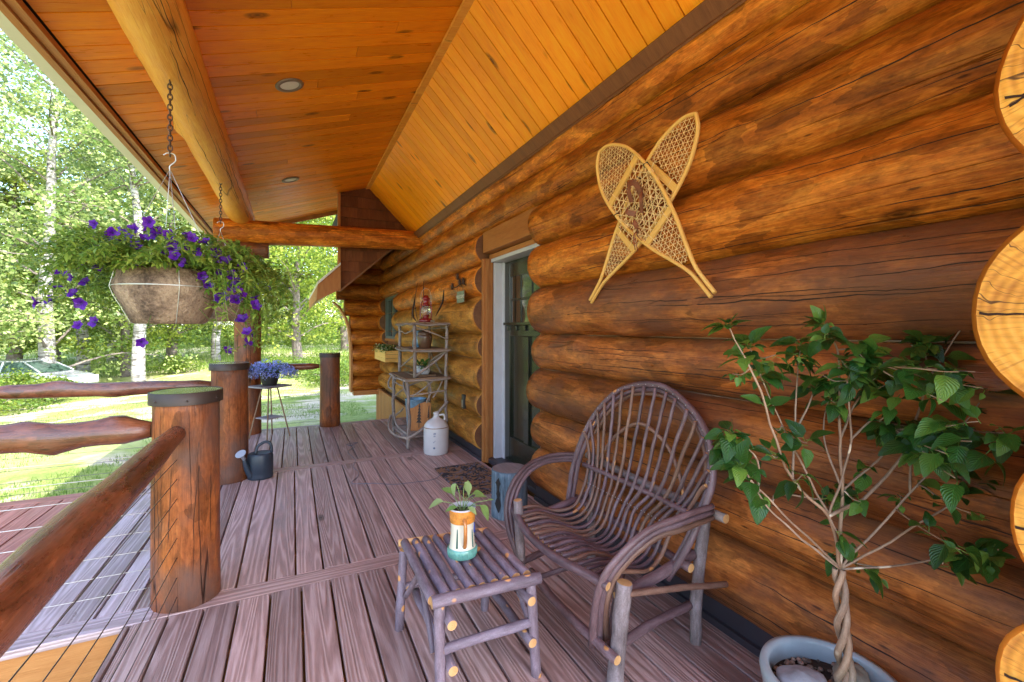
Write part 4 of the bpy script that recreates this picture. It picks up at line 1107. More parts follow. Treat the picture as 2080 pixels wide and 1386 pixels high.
def jug():
    c = (1.462, 4.95, 0)
    t = thing('stoneware_jug', 'large pale stoneware jug with brown shoulder line by the twig shelf', 'jug', c)
    mb = MB(); mb.lathe([(.135, 0), (.141, .008), (.142, .10), (.142, .285), (.140, .30), (.128, .33), (.10, .36), (.06, .385), (.036, .40), (.030, .415), (.029, .435), (.034, .447), (.035, .458), (.028, .460), (.022, .44)], c, 48); mb.build('body', M['stoneware'], t)
    mb = MB(); mb.lathe([(.1425, .293), (.1432, .297), (.1415, .302)], c, 48, cap_b=False); mb.build('shoulder_line', M['brownglaze'], t)
    mb = MB(); mb.tube(spline([(c[0]+.03, c[1]-.015, .425), (c[0]+.075, c[1]-.035, .43), (c[0]+.088, c[1]-.042, .395), (c[0]+.08, c[1]-.04, .37)], 12), .011, 10); mb.build('handle', M['stoneware'], t)
    mb = MB()
    def on(a, z): return V((c[0]+math.cos(a)*.1432, c[1]+math.sin(a)*.1432, z))
    a0 = -1.98
    def blot(pts):
        mb.poly([on(a0+a, z) for a, z in pts])
    for k in range(5): blot([(-.10+.04*k, .235), (-.08+.04*k, .232), (-.05+.04*k, .25), (-.07+.04*k, .256)])
    for k in range(4): blot([(-.08+.04*k, .21), (-.06+.04*k, .205), (-.05+.04*k, .222), (-.07+.04*k, .226)])
    blot([(-.10, .145), (-.09, .14), (.08, .165), (.07, .17)]); blot([(-.12, .155), (-.09, .14), (-.085, .145), (-.11, .16)])
    blot([(.09*math.cos(q*PI/5)-.03, .085+.012*math.sin(q*PI/5)) for q in range(10)])
    mb.build('cobalt_mark', M['inkblue'], t)
jug()
def can():
    c = (-.275, 4.83, 0)
    t = thing('watering_can', 'dark plastic watering can with grey rose beside the second capped post', 'watering can', c)
    mb = MB(); mb.lathe([(.088, 0), (.098, .006), (.100, .03), (.097, .06), (.10, .065), (.10, .21), (.098, .215), (.096, .235), (.086, .24), (.084, .232)], c, 36, sx=1.08, sy=.9); mb.build('body', M['canplastic'], t)
    mb = MB(); mb.lathe([(.0005, .238), (.085, .236)], c, 30, cap_b=False, sx=1.08, sy=.9); mb.build('fill_plate', M['canplastic'], t)
    mb = MB(); mb.tube(spline([(c[0]-.04, c[1]-.02, .235), (c[0]-.02, c[1]-.01, .30), (c[0]+.04, c[1], .335), (c[0]+.085, c[1], .31), (c[0]+.095, c[1], .235)], 18), .013, 10); mb.build('handle', M['canplastic'], t)
    mb = MB(); mb.tube(spline([(c[0]-.07, c[1]-.04, .04), (c[0]-.105, c[1]-.06, .12), (c[0]-.125, c[1]-.075, .21)], 10), [.034-.002*i for i in range(10)], 14); mb.build('spout', M['canplastic'], t)
    mb = MB(); a = V((c[0]-.125, c[1]-.075, .21)); d = V((-.22, -.35, .55)).normalized()
    mb.tube([a, a+d*.035, a+d*.05, a+d*.075, a+d*.08], [.016, .016, .022, .044, .045], 22); mb.build('rose', M['rose'], t)
can()

# ------------------------------------------------------------------ plant stand, wicker pot, lobelia
def stand():
    c = V((-.27, 6.58, 0))
    t = thing('plant_stand', 'slender tall plant stand with weathered square top near the tall post', 'stand', tuple(c))
    mb = MB()
    A = .7
    def sq(z0, z1, h, rot, mbx):
        m = Matrix.Translation((c.x, c.y, 0)) @ Matrix.Rotation(rot, 4, 'Z')
        for k in range(3): mbx.box((-h, -h+k*2*h/3+.002, z0), (h, -h+(k+1)*2*h/3-.002, z1), mat=m)
    sq(.655, .675, .185, A, mb); mb.build('tabletop', M['greyboard'], t)
    mb = MB(); sq(.255, .268, .115, A, mb); mb.build('shelf', M['greyboard'], t)
    for k in range(4):
        a = A+PI/4+k*PI/2
        mb = MB(); mb.tube([c+V((math.cos(a)*.235, math.sin(a)*.235, 0)), c+V((math.cos(a)*.085, math.sin(a)*.085, .655))], .0085, 8); mb.build('leg', M['oldboard'], t)
    p = thing('wicker_pot', 'dark wicker flower pot standing on the plant stand', 'pot', (c.x, c.y, .677))
    mb = MB(); q = (c.x, c.y, .677)
    prof = []
    for i in range(21):
        z = .17*i/20; prof.append((.078+.044*(z/.17)**.8+(.0025 if i % 2 else 0), z))
    mb.lathe(prof+[(.118, .172), (.108, .15)], q, 48); mb.build('basket', M['wicker'], p)
    mb = MB(); mb.lathe([(.0005, .15), (.109, .15)], q, 24, cap_b=False); mb.build('soil', M['soil'], p)
    l = thing('lobelia_plant', 'trailing blue lobelia in bloom in the wicker pot', 'plant', (c.x, c.y, .83))
    lf = MB(); fl = MB()
    for i in range(1900):
        a = R.uniform(0, 2*PI); r = .30*math.sqrt(R.random()); h = .17*(1-(r/.32)**2)*R.uniform(.1, 1)-(.07 if r > .2 else 0)*R.random()
        if R.random() < .3 and abs(math.cos(a)) < .5: continue
        p0 = V((c.x+math.cos(a)*r*1.05, c.y+math.sin(a)*r*.8, .84+h))
        d = V((math.cos(a), math.sin(a), R.uniform(-.6, .9))).normalized()
        if R.random() < .48: lf.qleaf(p0, d, V((R.uniform(-1, 1), R.uniform(-1, 1), 1)), .028, .007)
        else:
            for k in range(3):
                n_ = V((R.uniform(-1, 1), R.uniform(-1, 1), R.uniform(-.2, 1))).normalized(); dd = n_.orthogonal().normalized(); dd.rotate(Quaternion(n_, R.uniform(0, 6)))
                fl.qleaf(p0+d*.015, dd, n_, .019, .014)
    for i in range(150):
        a = R.uniform(0, 2*PI); r = R.uniform(.1, .26)
        lf.tube([V((c.x, c.y, .83)), V((c.x+math.cos(a)*r*.6, c.y+math.sin(a)*r*.5, .90)), V((c.x+math.cos(a)*r, c.y+math.sin(a)*r*.8, .85+R.uniform(-.03, .1)))], .0012, 3, caps=(0, 0))
    lf.build('foliage', M['leafgreen'], l); tag(fl.build('blossoms', M['flowerB'], l), kind='stuff')
stand()

# ------------------------------------------------------------------ hanging planters with petunias
def planter(c, zb, topz, label, plabel, nleaf, nfl, rot):
    x, y = c
    t = thing('hanging_planter', label, 'planter', (x, y, zb), 'hanging planters under the purlin log')
    prof = [(.150, 0), (.168, .008), (.200, .08), (.236, .15), (.250, .195), (.248, .225), (.234, .245), (.228, .285), (.219, .295), (.198, .28), (.198, .25)]
    mb = MB(); mb.lathe(prof, (x, y, zb), 48, wob=.03); mb.build('bowl', M['bowl'], t)
    mb = MB(); mb.lathe([(.0005, .258), (.208, .255)], (x, y, zb), 30, cap_b=False); mb.build('soil', M['soil'], t)
    hz = zb+.86
    mb = MB()
    mb.lathe([(.2495, .195), (.2525, .198), (.2495, .201)], (x, y, zb), 48, cap_b=False)
    for k in range(4):
        a = rot+k*PI/2
        ca, sa = math.cos(a), math.sin(a)
        pts = [V((x, y, hz))]+[V((x+ca*.225, y+sa*.225, zb+.32))]+[V((x+ca*(r+.004), y+sa*(r+.004), zb+z)) for r, z in prof[4::-1]]
        mb.tube(pts, .0018, 5)
    mb.build('wire', M['wire'], t)
    mb = MB(); mb.tube(spline([(x, y, hz-.01), (x, y, hz+.02), (x+.025, y, hz+.05), (x+.02, y, hz+.085), (x-.012, y, hz+.09), (x-.03, y, hz+.075)], 20), .0035, 6); mb.build('hook', M['wire'], t)
    mb = MB(); z = hz+.09; k = 0
    while z < topz:
        pts = []
        for i in range(14):
            a = 2*PI*i/14; lx_, lz = math.cos(a)*.0105, math.sin(a)*.019
            pts.append((x+(lx_ if k % 2 else 0), y+(0 if k % 2 else lx_), z+lz))
        mb.tube(pts, .0036, 6, closed=True); z += .0285; k += 1
    mb.build('chain', M['chain'], t)
    mb = MB(); mb.tube([(x, y, topz-.01), (x, y, topz+.07), (x+.01, y, topz+.2)], .003, 6); mb.tube(spline([(x+.02, y, topz+.02), (x-.0, y, topz-.012), (x-.02, y, topz+.01)], 8), .003, 6); mb.build('eye_screw', M['wire'], t)
    p = thing('petunia_plant', plabel, 'plant', (x, y, zb+.27), 'purple petunias in the hanging planters')
    lf = MB(); fpos = []
    Rt = V((.8983, -.4394, 0))
    nst = 190
    for i in range(nst):
        a = R.uniform(0, 2*PI); d = V((math.cos(a), math.sin(a), 0)); side = d.dot(Rt)
        reach = R.uniform(.12, .32)+.26*abs(side)**2*R.uniform(.2, 1); drop = 0
        if abs(side) > .84: reach += .05; drop = R.uniform(0, .46 if side > 0 else .22)
        elif R.random() < .4: drop = R.uniform(0, .06)
        b = V((x, y, zb+.27))+d*R.uniform(.03, .2)
        up = R.uniform(.04, .19)
        P_ = [b, b+d*reach*.45+V((0, 0, up)), b+d*reach*.8+V((0, 0, up*.7-drop*.15)), b+d*reach+V((0, 0, up*.3-drop*.65))]
        if drop > .1: P_.append(b+d*(reach*.97)+V((0, 0, -drop)))
        pts = spline(P_, 14)
        lf.tube(pts, .0018, 3, caps=(0, 0), tone=.7)
        for q in range(nleaf//nst):
            s_ = R.uniform(.12, 1); pp = pts[int(s_*13)]+V((R.uniform(-.02, .02), R.uniform(-.02, .02), R.uniform(-.015, .02)))
            dd = V((R.uniform(-1, 1), R.uniform(-1, 1), R.uniform(-.5, .8))).normalized()
            lf.leaf(pp, dd, V((R.uniform(-.6, .6), R.uniform(-.6, .6), 1)), R.uniform(.026, .05), R.uniform(.011, .018), shape=(.15, 1, .7, 0), droop=.3)
        fpos.append((pts[12], d)); fpos.append((pts[int(R.uniform(5, 11))], d))
    fm = MB()
    # funnel flower facing +Z
    rim = []; NN = 20
    k = fm.add([(0, 0, -.028)]+[(math.cos(2*PI*i/10)*.006, math.sin(2*PI*i/10)*.006, -.005) for i in range(10)]+[(math.cos(2*PI*i/NN)*(.026+.004*math.cos(5*2*PI*i/NN)), math.sin(2*PI*i/NN)*(.026+.004*math.cos(5*2*PI*i/NN)), .004+.004*math.cos(10*PI*i/NN+1)) for i in range(NN)])
    for i in range(10): fm.face([k, k+1+(i+1) % 10, k+1+i], [(0, 0)]*3, 0, .0)
    for i in range(10):
        a, b2 = k+1+i, k+1+(i+1) % 10; r0 = k+11+(2*i) % NN; r1 = k+11+(2*i+1) % NN; r2 = k+11+(2*i+2) % NN
        fm.face([a, r1, r0], [(0, 0)]*3, 0, .55); fm.face([a, b2, r1], [(0, 0)]*3, 0, .2); fm.face([b2, r2, r1], [(0, 0)]*3, 0, .6)
    first = None; lf2 = lf
    R.shuffle(fpos)
    FL = [(-207, 52), (-205, 21), (-224, -6), (-237, -14), (-177, 12), (-164, -11), (-142, -16), (-130, 119), (-112, 114), (-122, 96), (-97, 134), (-85, 119), (-54, 124), (-49, 114), (-134, 74), (-125, 81), (-72, 75), (-62, 74), (-12, 134), (-2, 109), (-25, 106), (3, 119), (23, 122), (21, 61), (-2, 69), (61, 119), (48, 112), (55, 87), (63, 72), (71, 96), (85, 89), (98, 74), (101, 24), (93, 39), (118, 76), (123, 69), (141, 69), (128, -6), (133, -1), (153, -6), (173, 4), (188, -1), (193, -18), (135, -109), (175, -94), (183, -71), (-5, -92), (-175, -58), (-140, -51), (108, 104), (140, 44), (123, 49), (-40, 130), (-70, 105), (-100, 88), (30, 100), (80, 112), (-150, 60), (155, 30), (160, -45), (-20, 95), (10, 85), (-60, 100), (40, 70), (75, 60), (-90, 70), (-105, 60), (-35, 80), (-80, 130), (15, 135), (-15, 60), (50, 100), (-115, 100), (-120, 120), (95, 105), (115, 90), (-150, 30), (-185, 40), (-160, 5), (160, 60), (145, 20)]
    if nfl > 40:
        fpos = [(V((x, y, zb+.145))+Rt*(a_*.00262)+V((0, 0, b_*.00262))+V((-.19, -.98, 0))*(R.uniform(.12, .30) if abs(a_) < 110 and b_ > 40 else (.26 if abs(a_) < 90 else R.uniform(.05, .18))), (Rt*(a_/230.0)+V((-.19, -.98, 0))).normalized()) for a_, b_ in FL]
    for i, (q, d) in enumerate(fpos[:nfl]):
        q = V(q)
        lf2.tube(spline([V((x, y, zb+.3)).lerp(q, .45), V((x, y, zb+.33)).lerp(q, .75)+V((0, 0, .02)), q], 6), .0015, 4, caps=(0, 0))
        for w_ in range(7):
            e_ = V((R.uniform(-1, 1), R.uniform(-1, 1), R.uniform(-.5, .8))).normalized(); lf2.leaf(q+e_*.01-d*.02+V((R.uniform(-.02, .02), 0, R.uniform(-.02, .0))), e_, V((0, 0, 1)), .038, .014, shape=(.15, 1, .7, 0))
        if first is None: o = first = fm.build('blossom', M['flowerP'], p, local=True)
        else: o = first.copy(); COL.objects.link(o); o.parent = p
        o.location = q+d*.012-V((x, y, zb+.27))
        f = (d*R.uniform(.2, 1)+V((R.uniform(-.6, .6), R.uniform(-1.0, .2), R.uniform(-.3, .9)))).normalized()
        o.rotation_euler = f.to_track_quat('Z', 'Y').to_euler(); o.scale = (R.uniform(.85, 1.25),)*3
    lf.build('foliage', M['leafpet'], p)
planter((-.615, 3.08), 1.43, 2.80, 'large brown fibre bowl hanging on a chain nearest the camera', 'full purple petunia spilling from the nearest hanging bowl', 12000, 90, .35)
planter((-.62, 5.06), 1.475, 2.80, 'brown fibre bowl hanging on a chain by the second capped post', 'purple petunia in the farther hanging bowl', 4200, 22, .8)

# ------------------------------------------------------------------ hibiscus in pot
def hibiscus():
    c = V((1.475, .80, 0))
    t = thing('glazed_pot', 'pale blue glazed flower pot standing beside the log wall', 'pot', tuple(c))
    mb = MB(); mb.lathe([(.14, 0), (.150, .01), (.166, .12), (.180, .22), (.183, .28), (.188, .30), (.192, .325), (.188, .34), (.170, .342), (.163, .33), (.162, .30), (.16, .26)], c, 56, wob=.01); mb.build('body', M['potglaze'], t)
    mb = MB(); mb.lathe([(.0005, .285), (.162, .28)], c, 30, cap_b=False); so = mb.build('soil', M['soil'], t)
    mb = MB()
    for i in range(230):
        a = R.uniform(0, 2*PI); r = .15*math.sqrt(R.random()); s_ = R.uniform(.004, .010)
        mb.lathe([(.001, 0), (s_, s_*.5), (s_*.8, s_*1.1), (.001, s_*1.4)], (c.x+math.cos(a)*r, c.y+math.sin(a)*r, .283), 6, sx=R.uniform(.8, 1.3), rz=R.random()*3, tone=R.random())
    tag(mb.build('gravel', M['pebble'], t), kind='stuff')
    Rt = V((.8983, -.4394, 0)); Fw = V((.4394, .8983, 0))
    def stone(p, rx, ry, rz_, label, mat, seed):
        mb = MB(); seg, rings = 26, 14; k = len(mb.v)
        for i in range(rings+1):
            ph = PI*i/rings
            for j in range(seg):
                th = 2*PI*j/seg; d = V((math.sin(ph)*math.cos(th), math.sin(ph)*math.sin(th), math.cos(ph)))
                q = 1+.22*noise.noise(d*1.4+V((seed, 0, 0)))+.08*noise.noise(d*4+V((seed, 0, 0)))
                w = Rt*(d.x*rx*q)+Fw*(d.y*ry*q)+V((0, 0, d.z*rz_*q)); mb.v.append(tuple(V(p)+w))
        for i in range(rings):
            for j in range(seg):
                j2 = (j+1) % seg; mb.face([k+i*seg+j, k+(i+1)*seg+j, k+(i+1)*seg+j2, k+i*seg+j2], [(0, 0)]*4)
        o = mb.build('stone', mat); tag(o, label, 'stone')
    stone(c-Rt*.085+V((0, 0, .315))+Fw*.005, .075, .06, .032, 'flat pale grey stone lying in the left of the glazed pot', M['stoneg'], 1)
    stone(c+Rt*.085+V((0, 0, .318))+Fw*.03, .048, .05, .038, 'rounded mottled brown stone in the pot right of the trunk', M['stoneb'], 5)
    # tree
    h = thing('hibiscus_tree', 'braided stem hibiscus with sparse green leaves in the glazed pot', 'plant', (c.x, c.y, .28))
    D = 1.37; cu = (1735-1040)/910.0
    F0 = V((0, 0, 1.4))
    def wp(px, py, dd=0.0):   # local sketch plane of the plant: right offset and height (metres)
        a = (px-1735)*.001505; b = (669-py)*.001505+1.4
        q = V((1.503, .772, 0))+Rt*a+V((0, 0, b)); view = V((1.503, .772, 0)).normalized()
        q = q+view*dd
        s_ = 1+dd/1.69
        return V((q.x+Rt.x*a*(s_-1), q.y+Rt.y*a*(s_-1), 1.4+(b-1.4)*s_))
    mb = MB()
    base = wp(1735, 1368); top = wp(1722, 1150)
    for k in range(3):
        pts = []
        for i in range(40):
            q = i/39; cc = base.lerp(top, q)+V((0, 0, -.03*(1-q)))
            a = k*2*PI/3+q*PI*2.9; rr_ = .0165*(1-.3*q)*(1+.25*math.sin(q*9+k))
            pts.append(cc+Rt*math.cos(a)*rr_+Fw*math.sin(a)*rr_)
        mb.tube(wobble(pts, .004, 15), [.0110-.003*i/39 for i in range(40)], 10, bump=.14, bf=26)
    for k in range(5):
        a = k*1.3; b0 = base+V((0, 0, -.03)); mb.tube([b0+V((0, 0, .05)), b0+Rt*math.cos(a)*.03+Fw*math.sin(a)*.03-V((0, 0, .02))], [.012, .008], 8)
    mb.build('trunk', M['stemhib'], h)
    BR = [  # polylines in sketch-plane coordinates, depth offset at the tip
        ([(1722, 1150), (1700, 1050), (1620, 960), (1560, 790), (1500, 665)], -.10),
        ([(1715, 1140), (1600, 1050), (1520, 945)], -.16), ([(1715, 1148), (1580, 1010), (1500, 915)], -.05), ([(1560, 960), (1555, 930), (1500, 880)], -.1),
        ([(1722, 1130), (1725, 1000), (1720, 850), (1718, 720), (1690, 665)], .02), ([(1725, 1040), (1745, 900), (1735, 780), (1775, 730)], -.08),
        ([(1700, 1050), (1640, 930), (1590, 830), (1540, 705)], .05), ([(1620, 960), (1630, 860), (1635, 770), (1640, 700)], .12),
        ([(1730, 1080), (1780, 1000), (1860, 900), (1895, 780), (1965, 670)], -.02), ([(1760, 1080), (1860, 1000), (1940, 900), (2015, 795)], -.10),
        ([(1760, 1085), (1900, 1050), (1960, 1010), (2010, 975)], -.12), ([(1730, 1150), (1830, 1142), (1930, 1130), (1990, 1122)], -.14),
        ([(1850, 980), (1865, 930), (1890, 880), (1940, 865)], .02), ([(1895, 790), (1893, 740), (1890, 700)], .04), ([(1590, 1000), (1600, 1000), (1680, 1010), (1720, 1000)], .05),
        ([(1722, 1010), (1700, 930), (1690, 860), (1705, 790)], .12), ([(1745, 880), (1790, 850), (1830, 870)], -.05), ([(1735, 1000), (1800, 930), (1820, 880), (1860, 870)], .1),
        ([(1650, 900), (1660, 820), (1678, 780)], .05), ([(1720, 900), (1760, 800), (1800, 760)], .12)]
    lf = MB(); tips = []; allp = []; TR = [top.lerp(base, k_*.05) for k_ in range(4)]
    for pl, dd in BR:
        mb = MB(); n = len(pl)
        P_ = [wp(x_, y_, dd*(i/(n-1))) for i, (x_, y_) in enumerate(pl)]
        if allp:
            nb_ = min(allp+list(TR), key=lambda w_: (w_-P_[0]).length)
            if (nb_-P_[0]).length < .12: P_[0] = nb_
            else: P_.insert(0, nb_)
        pts = wobble(spline(P_, 24), .006, 12)
        r0 = .0058 if n > 4 else .0038
        allp += pts[6:]
        mb.tube(pts, [r0*(1-.65*i/23) for i in range(24)], 7, bump=.12, bf=40); mb.build('branch', M['stemhib'], h)
        tips.append((pts[-1], (pts[-1]-pts[-4]).normalized(), 1)); tips.append((pts[-4], (pts[-1]-pts[-4]).normalized(), .6)); 
        if R.random() < .7: tips.append((pts[16], (pts[-1]-pts[-4]).normalized(), .35))
    extra = [(1700, 1120, 5), (1740, 1110, 4), (1770, 1150, 2), (1590, 870, 3), (1560, 760, 4), (1700, 810, 6), (1740, 760, 7), (1810, 740, 7), (1850, 790, 6), (1690, 690, 5), (1640, 720, 5), (1750, 700, 5), (1900, 880, 6), (1980, 860, 8), (2040, 850, 8), (1960, 930, 5), (1920, 1010, 4), (1880, 980, 3), (1980, 990, 3), (1760, 950, 3), (1860, 700, 3), (2020, 900, 6), (1660, 900, 3), (2060, 800, 8), (2070, 880, 8), (2040, 760, 4), (1960, 830, 7), (1900, 860, 5), (1820, 780, 5), (1720, 730, 5), (1680, 760, 4), (1990, 1130, 5), (2050, 1110, 5), (2030, 1060, 4), (2000, 760, 5), (1880, 740, 5), (1790, 690, 5), (1600, 720, 4), (1500, 760, 4), (1580, 920, 4), (1650, 960, 4), (1840, 1000, 4), (1950, 950, 6), (2060, 940, 6), (1800, 850, 4), (1930, 1140, 3), (1470, 900, 4), (1530, 920, 4), (1560, 1000, 3), (1770, 1020, 3)]
    for (px_, py_, n) in extra:
        q0 = wp(px_, py_, R.uniform(-.1, .08) if px_ < 1940 else -.38); nb = min(allp, key=lambda w_: (w_-q0).length+.0*w_.z)
        q0 = q0+(nb-q0)*.15; mb = MB(); tw = wobble(spline([nb, nb.lerp(q0, .5)+V((0, 0, -.008)), q0], 8), .004, 20)
        mb.tube(tw, [.0028-.0016*i/7 for i in range(8)], 6); mb.build('branch', M['stemhib'], h)
        for k in range(int(n*1.6)+1):
            tips.append((tw[int(R.uniform(3, 7.99))]+V((R.uniform(-.008, .008),)*3), V((R.uniform(-1, 1), R.uniform(-.6, .6), R.uniform(-.5, .6))).normalized(), -1))
    for (p_, d_, w) in tips:
        n = 1 if w < 0 else max(2, int(12*w))
        for k in range(n):
            dd = (d_*.6+V((R.uniform(-1, 1), R.uniform(-1, 1), R.uniform(-.8, .5)))).normalized()
            L_ = R.uniform(.045, .078) if R.random() < .6 else R.uniform(.02, .036)
            tn = R.random(); tn = tn*.7 if R.random() < .8 else .95
            pe = p_+dd*.015; lf.tube([p_, pe], .0011, 3, caps=(0, 0), tone=.9)
            lf.leaf(pe, dd+V((0, 0, -.25)), V((R.uniform(-.8, .3), R.uniform(-.8, .2), 1)), L_, L_*R.uniform(.58, .72), tone=tn, droop=R.uniform(.1, .6), fold=R.uniform(.1, .4), shape=(.12, .78, .92, 1, .86, .72, .5, .34, 0))
    lf.build('leaves', M['leafhib'], h)
hibiscus()

# ------------------------------------------------------------------ twig shelf with its things
def shelf():
    t = thing('twig_shelf', 'tiered shelf unit built of grey twigs against the log wall', 'shelf', (1.45, 5.65, 0))
    T = M['twig']
    def rod(name, pts, r, w=.008, n=14, seg=8):
        mb = MB(); mb.tube(wobble(spline(pts, n), w, 6), [r*(1+.12*noise.noise(V((i*.5, r*900, len(name))))) for i in range(n)], seg, m=0, mc=0, bump=.1, bf=9); mb.build(name, T, t)
    F0, F1, Yn, Yf, Xb = 1.21, 1.29, 5.25, 6.07, 1.69
    rod('leg', [(F0, Yn, 0), (F0+.01, Yn, .4), (F0-.005, Yn+.01, .81)], .021, .014); rod('leg', [(F0, Yf, 0), (F0-.005, Yf, .4), (F0+.005, Yf, .81)], .021, .014)
    rod('leg', [(Xb, Yn+.02, 0), (Xb-.01, Yn+.03, .7), (Xb, Yn+.02, 1.47)], .019, .01, 20); rod('leg', [(Xb, Yf-.02, 0), (Xb, Yf-.02, .7), (Xb, Yf-.02, 1.47)], .019, .01, 20)
    rod('post', [(F1, Yn, .83), (F1+.005, Yn, 1.15), (F1-.005, Yn, 1.46)], .021); rod('post', [(F1, Yf, .83), (F1, Yf, 1.15), (F1, Yf, 1.46)], .021)
    def shelfboard(x0, z, over=.04, edge=True):
        mb = MB()
        for k in range(3):
            xa = x0-over+(Xb+.03-x0+over)*k/3; xb = x0-over+(Xb+.03-x0+over)*(k+1)/3-.003
            mb.box((xa, Yn-over, z-.018), (xb, Yf+over, z))
        mb.build('shelf_board', M['oldboard'], t, bevel=.004)
        if edge:
            rod('edge_stick', [(x0-over-.004, Yn-over-.02, z-.022), (x0-over-.02, (Yn+Yf)/2, z-.03), (x0-over, Yf+over+.02, z-.02)], .013, .012)
            rod('edge_stick', [(x0-over-.01, Yn-over, z-.022), ((x0+Xb)/2, Yn-over-.012, z-.03), (Xb+.03, Yn-over, z-.02)], .013, .010)
    shelfboard(F0, .825); shelfboard(F1, 1.165); shelfboard(F1, 1.482)
    # bottom slatted shelf, bowed branches
    for k in range(12):
        y = Yn+.04+k*.065; rod('slat', [(F0-.03, y, .115), (Xb-.02, y, .125)], .011, .004, 5, 6)
    rod('bow', [(F0-.03, Yf+.05, .24), (F0-.10, Yf-.2, .14), (F0-.09, Yn+.35, .10), (F0, Yn-.05, .12)], .016); rod('bow', [(F0, Yf+.02, .30), (F0-.02, Yf-.25, .19), (F0, Yn+.3, .15), (F0+.05, Yn, .14)], .013)
    rod('bow', [(F0-.01, Yn-.02, .13), (F0+.14, Yn-.035, .20), (F0+.30, Yn-.03, .34), (Xb, Yn-.01, .52)], .018)
    rod('bow', [(F0, Yf, .22), (F0+.02, Yf-.25, .33), (F0+.01, Yf-.5, .42)], .012)
    rod('brace', [(F0, Yn, .62), (F0+.2, Yn-.01, .63), (Xb, Yn, .66)], .010); rod('brace', [(F0, Yf, .70), (F0+.02, Yf-.4, .69), (F0, Yn+.05, .72)], .010); rod('brace', [(F0, Yf, .50), (F0+.1, Yf-.4, .68), (F0+.2, Yn+.1, .78)], .009)
    rod('brace', [(F0+.05, Yn, .60), (F0+.2, Yn, .70), (F0+.32, Yn, .80)], .009); rod('brace', [(Xb-.18, Yn, .58), (Xb-.1, Yn, .7), (Xb-.05, Yn, .80)], .009); rod('brace', [(F0+.22, Yn, .8), (F0+.28, Yn, .66), (F0+.22, Yn, .52)], .010)
    rod('brace', [(F0, Yf, .63), (F0+.0, Yf-.12, .74), (F0, Yf-.18, .80)], .014); rod('brace', [(F0, Yn+.04, .62), (F0-.01, Yn+.14, .70), (F0, Yn+.2, .80)], .014)
    rod('curl', [(F0-.01, Yf, .60), (F0-.05, Yf+.07, .62), (F0-.05, Yf+.08, .70), (F0-.01, Yf+.02, .79)], .012)
    rod('brace', [(F1, Yn-.005, .83), (F1+.2, Yn-.01, .98), (Xb, Yn, 1.13)], .014); rod('brace', [(Xb-.02, Yn+.02, 1.14), (Xb-.12, Yn+.3, .99), (Xb-.08, Yn+.5, .84)], .014); rod('brace', [(Xb, Yf-.05, 1.14), (Xb-.02, Yf-.35, .98), (Xb-.02, Yn+.2, .86)], .013)
    rod('brace', [(F1, Yf, .88), (F1+.05, Yf-.3, 1.0), (F1+.08, Yn+.15, 1.14)], .010)
    rod('brace', [(F1, Yn, 1.43), (F1+.2, Yn-.005, 1.36), (Xb, Yn, 1.27)], .009); rod('brace', [(F1, Yf, 1.38), (F1+.01, Yf-.4, 1.35), (F1, Yn, 1.42)], .009); rod('brace', [(F1+.1, Yf, 1.36), (Xb-.1, Yn+.3, 1.41), (Xb, Yn, 1.42)], .009)
shelf()
def lantern():
    c = V((1.47, 5.42, 1.484)); t = thing('kerosene_lantern', 'dark red kerosene lantern standing on top of the twig shelf', 'lantern', tuple(c))
    mb = MB(); mb.lathe([(.085, 0), (.09, .006), (.088, .03), (.07, .045), (.038, .055), (.035, .075), (.045, .08), (.045, .09)], c, 28); mb.build('fuel_tank', M['redenamel'], t)
    mb = MB(); mb.lathe([(.035, .09), (.055, .12), (.058, .15), (.045, .19), (.035, .20)], c, 24, cap_b=False)
    g = simple('lantern_glass', (.85, .9, .9), .05, trans=.9); mb.build('globe', g, t)
    mb = MB(); mb.lathe([(.05, .20), (.052, .215), (.035, .225), (.038, .27), (.05, .285), (.052, .295), (.04, .305), (.03, .33), (.012, .335), (.0005, .34)], c, 24); mb.build('cap', M['redenamel'], t)
    for s_ in (1, -1):
        d = V((.6, -.8, 0))*s_
        mb = MB(); mb.tube(spline([c+d*.07+V((0, 0, .03)), c+d*.085+V((0, 0, .10)), c+d*.08+V((0, 0, .2)), c+d*.05+V((0, 0, .27)), c+d*.03+V((0, 0, .29))], 14), .007, 8); mb.build('side_tube', M['redenamel'], t)
    d = V((.6, -.8, 0)); mb = MB(); mb.tube(spline([c+d*.08+V((0, 0, .2)), c+d*.07+V((0, 0, .36)), c+V((0, 0, .42)), c-d*.07+V((0, 0, .36)), c-d*.08+V((0, 0, .2))], 18), .0015, 5); mb.build('bail', M['wire'], t)
lantern()
